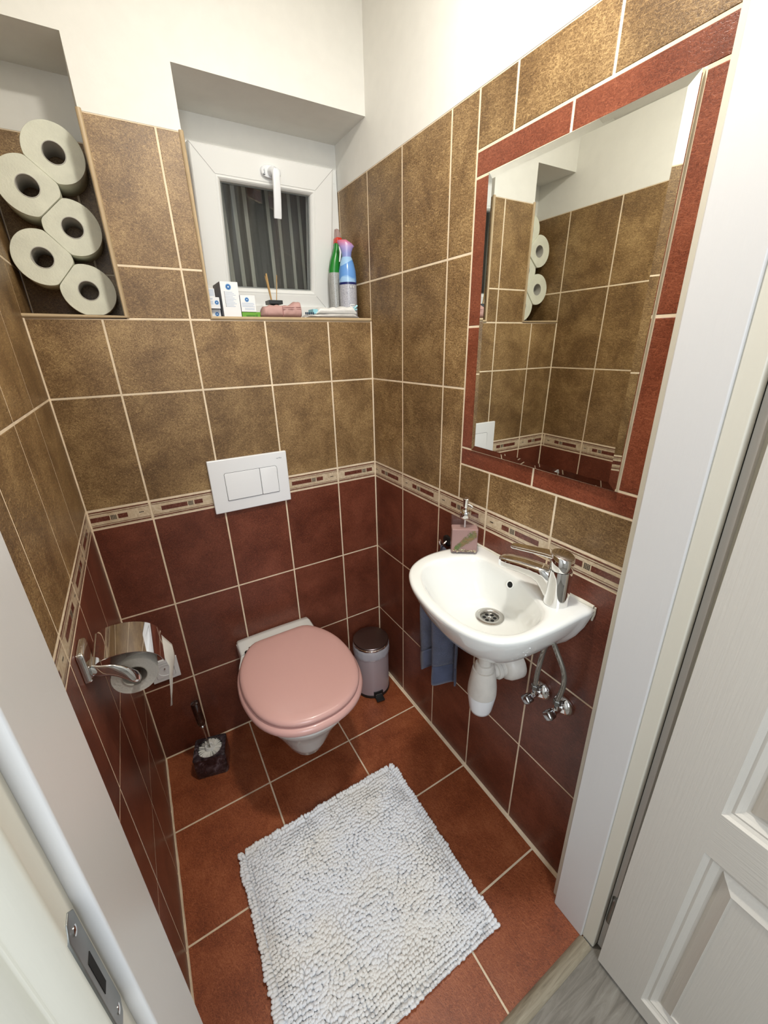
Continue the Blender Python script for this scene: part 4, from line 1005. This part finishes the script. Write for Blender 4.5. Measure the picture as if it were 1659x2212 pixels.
m = packet(.722, .862, .014, ZS+.012, .020, .055, '', 1.0, 'card'); m.build('wrapper', plain('white_crinkled_wrapper', (.80,.79,.76), .45, bumps=(120,.4,.003)), t, angle=60)
m = MB()
for i in range(9):
    a = -.7+.2*i; m.loft([[(.858,.030+.003*i,ZS+.026),(.858,.033+.003*i,ZS+.026),(.858,.0315+.003*i,ZS+.028)], [(.872+.004*math.sin(i*2),.028+.003*i,ZS+.028+.012*math.sin(i*1.7)),(.872,.034+.003*i,ZS+.029+.012*math.sin(i*1.7)),(.872,.031+.003*i,ZS+.031+.012*math.sin(i*1.7))]], 0, True, True, True, False)
tag(m.build('crimped_end', aq, t), kind='stuff'); m = MB(); m.box(.712,.728,.020,.060,ZS+.013,ZS+.026); m.build('crimped_end', aq, t, bevel=.001)
t = empty('wrapped_pad', (.74, .045, ZS), 'lower wrapped sanitary pad with dark blue dashes sticking out beside the pouch', 'pad', 'wrapped pads on the window ledge')
m = packet(.682, .868, .010, ZS+.0006, .0125, .062, '', 4.0, 'card'); m.build('wrapper', plain('pale_wrapper', (.62,.60,.57), .5, bumps=(120,.4,.003)), t, angle=60)
m = MB()
for i in range(5): m.box(.684+.0060*i, .6868+.0060*i, .0135-.004, .017, ZS+.0100, ZS+.0165)
m.build('printed_dashes', plain('navy_print', (.02,.06,.11), .5), t, bevel=.001)

# air freshener
AX, AY, AR = .866, .078, .0285
t = empty('air_freshener', (AX, AY, ZS), 'pale blue air freshener spray can with pink and lilac trigger head', 'spray can')
t.scale = (1, 1, 1.09)
cam_a = math.atan2(CAM[1]-AY, CAM[0]-AX)
def patch(c, r, a0, a1, z0, z1, mats, name, parent, n=10):
    m = MB(); m.loft([[(c[0]+(r+.0003)*math.cos(a0+(a1-a0)*j/n), c[1]+(r+.0003)*math.sin(a0+(a1-a0)*j/n), z) for j in range(n+1)] for z in (z0, z1)], 0, False, False, False); return m.build(name, mats, parent)
def printed(name, col, ink, scale=(300,300,700)):
    m, nt, b = new_mat(name); n = noise_node(nt, 1, 3, .7, 0, coords(nt, scale)); nt.links.new(ramp(nt, n.outputs[0], ((.40, ink), (.52, col))).outputs[0], b.inputs['Base Color']); b.inputs['Roughness'].default_value = .3; return m
m = MB(); m.lathe([(AR-.001,0),(AR,.002),(AR,.096)], (AX,AY,ZS+.0004), n=48); m.build('can', printed('fine_printed_label', (.52,.52,.56), (.30,.30,.36)), t)
m = MB(); m.lathe([(AR+.0002,0),(AR+.0002,.003)], (AX,AY,ZS+.0006), n=48); m.build('red_band', plain('red_print', (.5,.08,.07), .4), t)
m = MB(); m.lathe([(AR+.0003,.0955),(AR+.0003,.1015)], (AX,AY,ZS), n=48); m.build('navy_band', plain('navy_band', (.012,.018,.12), .3), t)
m = MB(); m.lathe([(AR,.1015),(AR,.116),(AR-.0012,.132),(AR-.006,.152),(AR-.0115,.166),(AR-.0125,.168)], (AX,AY,ZS), n=48)
bl_, nt, b = new_mat('blue_swirl_print'); n = noise_node(nt, 14, 1, .4, .6, coords(nt)); nt.links.new(ramp(nt, n.outputs[0], ((.47, (.13,.32,.70)), (.50, (.36,.58,.84)))).outputs[0], b.inputs['Base Color']); b.inputs['Roughness'].default_value = .2
m.build('shoulder', bl_, t)
hd_, nt, b = new_mat('pink_to_lilac_plastic'); tcn = node(nt, 'ShaderNodeTexCoord'); sp2 = node(nt, 'ShaderNodeSeparateXYZ'); nt.links.new(tcn.outputs['Generated'], sp2.inputs[0])
nt.links.new(ramp(nt, sp2.outputs[2], ((.2, (.25,.30,.62)), (.6, (.40,.30,.60)), (.95, (.62,.16,.26)))).outputs[0], b.inputs['Base Color']); b.inputs['Roughness'].default_value = .3
m = MB(); rings = []
fx, fy = math.cos(cam_a), math.sin(cam_a); sxv, syv = -fy, fx
for z, wl, wr, dp in ((.168,.0155,.0155,.0155), (.174,.0150,.0155,.015), (.182,.016,.017,.014), (.192,.020,.022,.013), (.2015,.025,.026,.012), (.2085,.0285,.020,.011), (.2120,.0265,.012,.009)):
    r = []
    for j in range(28):
        a = 2*PI*j/28; s_ = math.cos(a); q_ = math.sin(a); off = (wr if s_ > 0 else wl)*s_
        r.append((AX+sxv*off+fx*dp*q_, AY+syv*off+fy*dp*q_, ZS+z-(0.006*max(0, s_) if z > .2 else 0)))
    rings.append(r)
m.loft(rings); hdo = m.build('spray_head', hd_, t, angle=60)
m = MB(); m.tube([(AX-sxv*.021, AY-syv*.021, ZS+.197), (AX-sxv*.019, AY-syv*.019, ZS+.182), (AX-sxv*.021, AY-syv*.021, ZS+.168), (AX-sxv*.0235, AY-syv*.0235, ZS+.157)], [.003,.0032,.003,.002], 8); m.build('trigger', plain('white_trigger', (.70,.72,.72), .35), hdo)
for i, da in enumerate((.34, .64)): 
    m = MB(); a = cam_a+da; m.lathe([(.0042,0),(.0042,.0006)], (AX+AR*math.cos(a), AY+AR*math.sin(a), ZS+.0885), (math.cos(a), math.sin(a), 0), n=20); o1 = m.build('hazard_icon', MAT['ink'], t)
    m = MB(); m.lathe([(.0035,.0006),(.0035,.0008)], (AX+AR*math.cos(a), AY+AR*math.sin(a), ZS+.0885), (math.cos(a), math.sin(a), 0), n=20); m.build('icon_field', MAT['card'], o1)
    m = MB(); m.lathe([(.0018,.0008),(.0018,.0010)], (AX+AR*math.cos(a), AY+AR*math.sin(a), ZS+.0880), (math.cos(a), math.sin(a), 0), n=3); m.build('icon_drop', MAT['ink'], o1)
patch((AX,AY), AR, cam_a+.15, cam_a+.78, ZS+.012, ZS+.042, MAT['card'], 'barcode_panel', t)
for i in range(7): patch((AX,AY), AR+.0003, cam_a+.20, cam_a+.72, ZS+.0145+.0038*i, ZS+.0163+.0038*i, MAT['lineink'] if i % 2 else MAT['greyink'], 'barcode', t)

# green toilet cleaner bottle, leaning a little
t = empty('cleaner_bottle', (.860, .14, ZS), 'green toilet cleaner bottle with red collar and pale pink cap behind the spray can', 'bottle')
gx, gy = .860, .140
def gring(z, wl, wr, dp, n=28): return [(gx+(wr if math.cos(a) > 0 else wl)*math.copysign(abs(math.cos(a))**.7, math.cos(a)), gy+dp*math.copysign(abs(math.sin(a))**.7, math.sin(a)), ZS+z) for a in [2*PI*j/n for j in range(n)]]
m = MB(); m.loft([gring(.0005,.028,.03,.018), gring(.003,.029,.031,.019), gring(.13,.030,.031,.019), gring(.155,.030,.027,.019), gring(.18,.024,.022,.018), gring(.20,.016,.022,.016), gring(.220,.008,.024,.014), gring(.232,.006,.022,.013)])
m.build('bottle_body', plain('green_bottle_plastic', (.02,.23,.03), .25), t, angle=60)
m = MB(); m.loft([gring(.012,.0296,.0316,.0196), gring(.130,.0304,.0316,.0198), gring(.146,.0304,.0295,.0198)], 0, True, False, False); lb = m.build('label', printed('grey_fine_print_label', (.46,.46,.44), (.30,.30,.28)), t, angle=60)
m = MB(); m.box(.8675,.8775,gy-.0206,gy-.0196,ZS+.035,ZS+.078); m.build('symbol_panel', MAT['card'], lb)
m = MB()
for i in range(6): m.box(.8683,.8770,gy-.0212,gy-.0204,ZS+.012+.0035*i,ZS+.0138+.0035*i)
for z in (.060, .048): m.lathe([(.0030,0),(.0030,.0006)], (.8725,gy-.0206,ZS+z), (0,-1,0), n=16)
m.build('barcode', MAT['ink'], lb)
m = MB(); m.loft([gring(.230,.0045,.0225,.0135), gring(.232,.0055,.023,.0143), gring(.246,.0035,.021,.0135), gring(.248,.002,.020,.0128)]); m.build('collar', plain('red_plastic', (.62,.045,.025), .35), t, angle=60)
m = MB(); m.loft([gring(.247,.0005,.0185,.0105), gring(.262,-.001,.0165,.0095), gring(.270,-.004,.0135,.007), gring(.273,-.006,.011,.004)]); m.build('cap', plain('pale_pink_cap', (.42,.30,.28), .4), t, angle=60)

# ------------------------------------------------------------------ chenille bath mat
t = empty('bath_mat', (.42, -.71, 0), 'white chenille bath mat with noodle pile on the terracotta floor', 'mat')
X0, X1, Y0, Y1 = .160, .680, -.957, -.459
def edge_y(x): return Y0-.004*math.sin((x-.3)*9)
m = MB(); nx, ny = 24, 24
top = [[(X0+(X1-X0)*i/nx + .003*mnoise.noise((0, j*.5, 0))*(i in (0, nx)), Y0+(Y1-Y0)*j/ny, .0065+.0015*mnoise.noise((i*.4, j*.4, 0))) for i in range(nx+1)] for j in range(ny+1)]
for j in range(ny):
    for i in range(nx): m.face([top[j][i], top[j][i+1], top[j+1][i+1], top[j+1][i]], 0, True)
bot = [[(x, y, .0006) for x, y, z in row] for row in top]
loop = [(0, i) for i in range(nx)] + [(j, nx) for j in range(ny)] + [(ny, nx-i) for i in range(nx)] + [(ny-j, 0) for j in range(ny)]
for a, b_ in zip(loop, loop[1:]+loop[:1]): m.face([bot[a[0]][a[1]], bot[b_[0]][b_[1]], top[b_[0]][b_[1]], top[a[0]][a[1]]])
m.build('backing', plain('white_woven_backing', (.80,.82,.86), .9), t)
m = MB(); rr = random.Random(11); sx_, sy_ = .0074, .0084
NI, NJ = int((X1-X0)/sx_), int((Y1-Y0)/sy_)
for j in range(NJ+1):
    for i in range(NI+1):
        x = X0+.003+(X1-X0-.006)*i/NI+rr.uniform(-.0016,.0016); y = Y0+.003+(Y1-Y0-.006)*j/NJ+rr.uniform(-.0012,.0012)
        edge = min(x-X0, X1-x, y-Y0, Y1-y); k_ = smoothstep(.01, .09, edge)
        a = 2.2*PI*mnoise.noise((x*9, y*9, .5))+rr.uniform(-.6,.6)
        lean = Vector((math.cos(a), math.sin(a)))*(.25+.60*k_)
        # edge noodles fall outwards
        if X1-x < .012: lean += Vector((1.2,0))
        if x-X0 < .012: lean += Vector((-1.0,0))
        if Y1-y < .012: lean += Vector((0,1.0))
        if y-Y0 < .012: lean += Vector((0,-.5))
        L = rr.uniform(.010,.0135); ln = lean*L*.75
        if ln.length > L*.9: ln = ln.normalized()*L*.9
        h = rr.uniform(.0085,.0112)*(1-.25*ln.length/L); r = rr.uniform(.0042,.0054)
        p = Vector((x, y, .006))
        pts = [p, p+Vector((ln.x*.35, ln.y*.35, h*.6)), p+Vector((ln.x*.8, ln.y*.8, h*.95)), p+Vector((ln.x*1.05, ln.y*1.05, h*.92)), p+Vector((ln.x*1.18, ln.y*1.18, h*.86))]
        m.tube(pts, [r*.85, r, r*1.02, r*.88, r*.45], 7)
cm, nt, b = new_mat('white_chenille'); b.inputs['Roughness'].default_value = .95; b.inputs['Sheen Weight'].default_value = .4; b.inputs['Base Color'].default_value = (.78,.80,.83,1)
n = noise_node(nt, 7, 2, .5, 0, coords(nt)); nt.links.new(ramp(nt, n.outputs[0], ((.42, (.91,.925,.95)), (.64, (.92,.905,.87)))).outputs[0], b.inputs['Base Color'])  # cool and warm light on the mat put into its whites
n2 = noise_node(nt, 900, 2, vec=coords(nt)); bump(nt, b, n2.outputs[0], .4, .001)
tag(m.build('pile', cm, t, angle=80), kind='stuff')
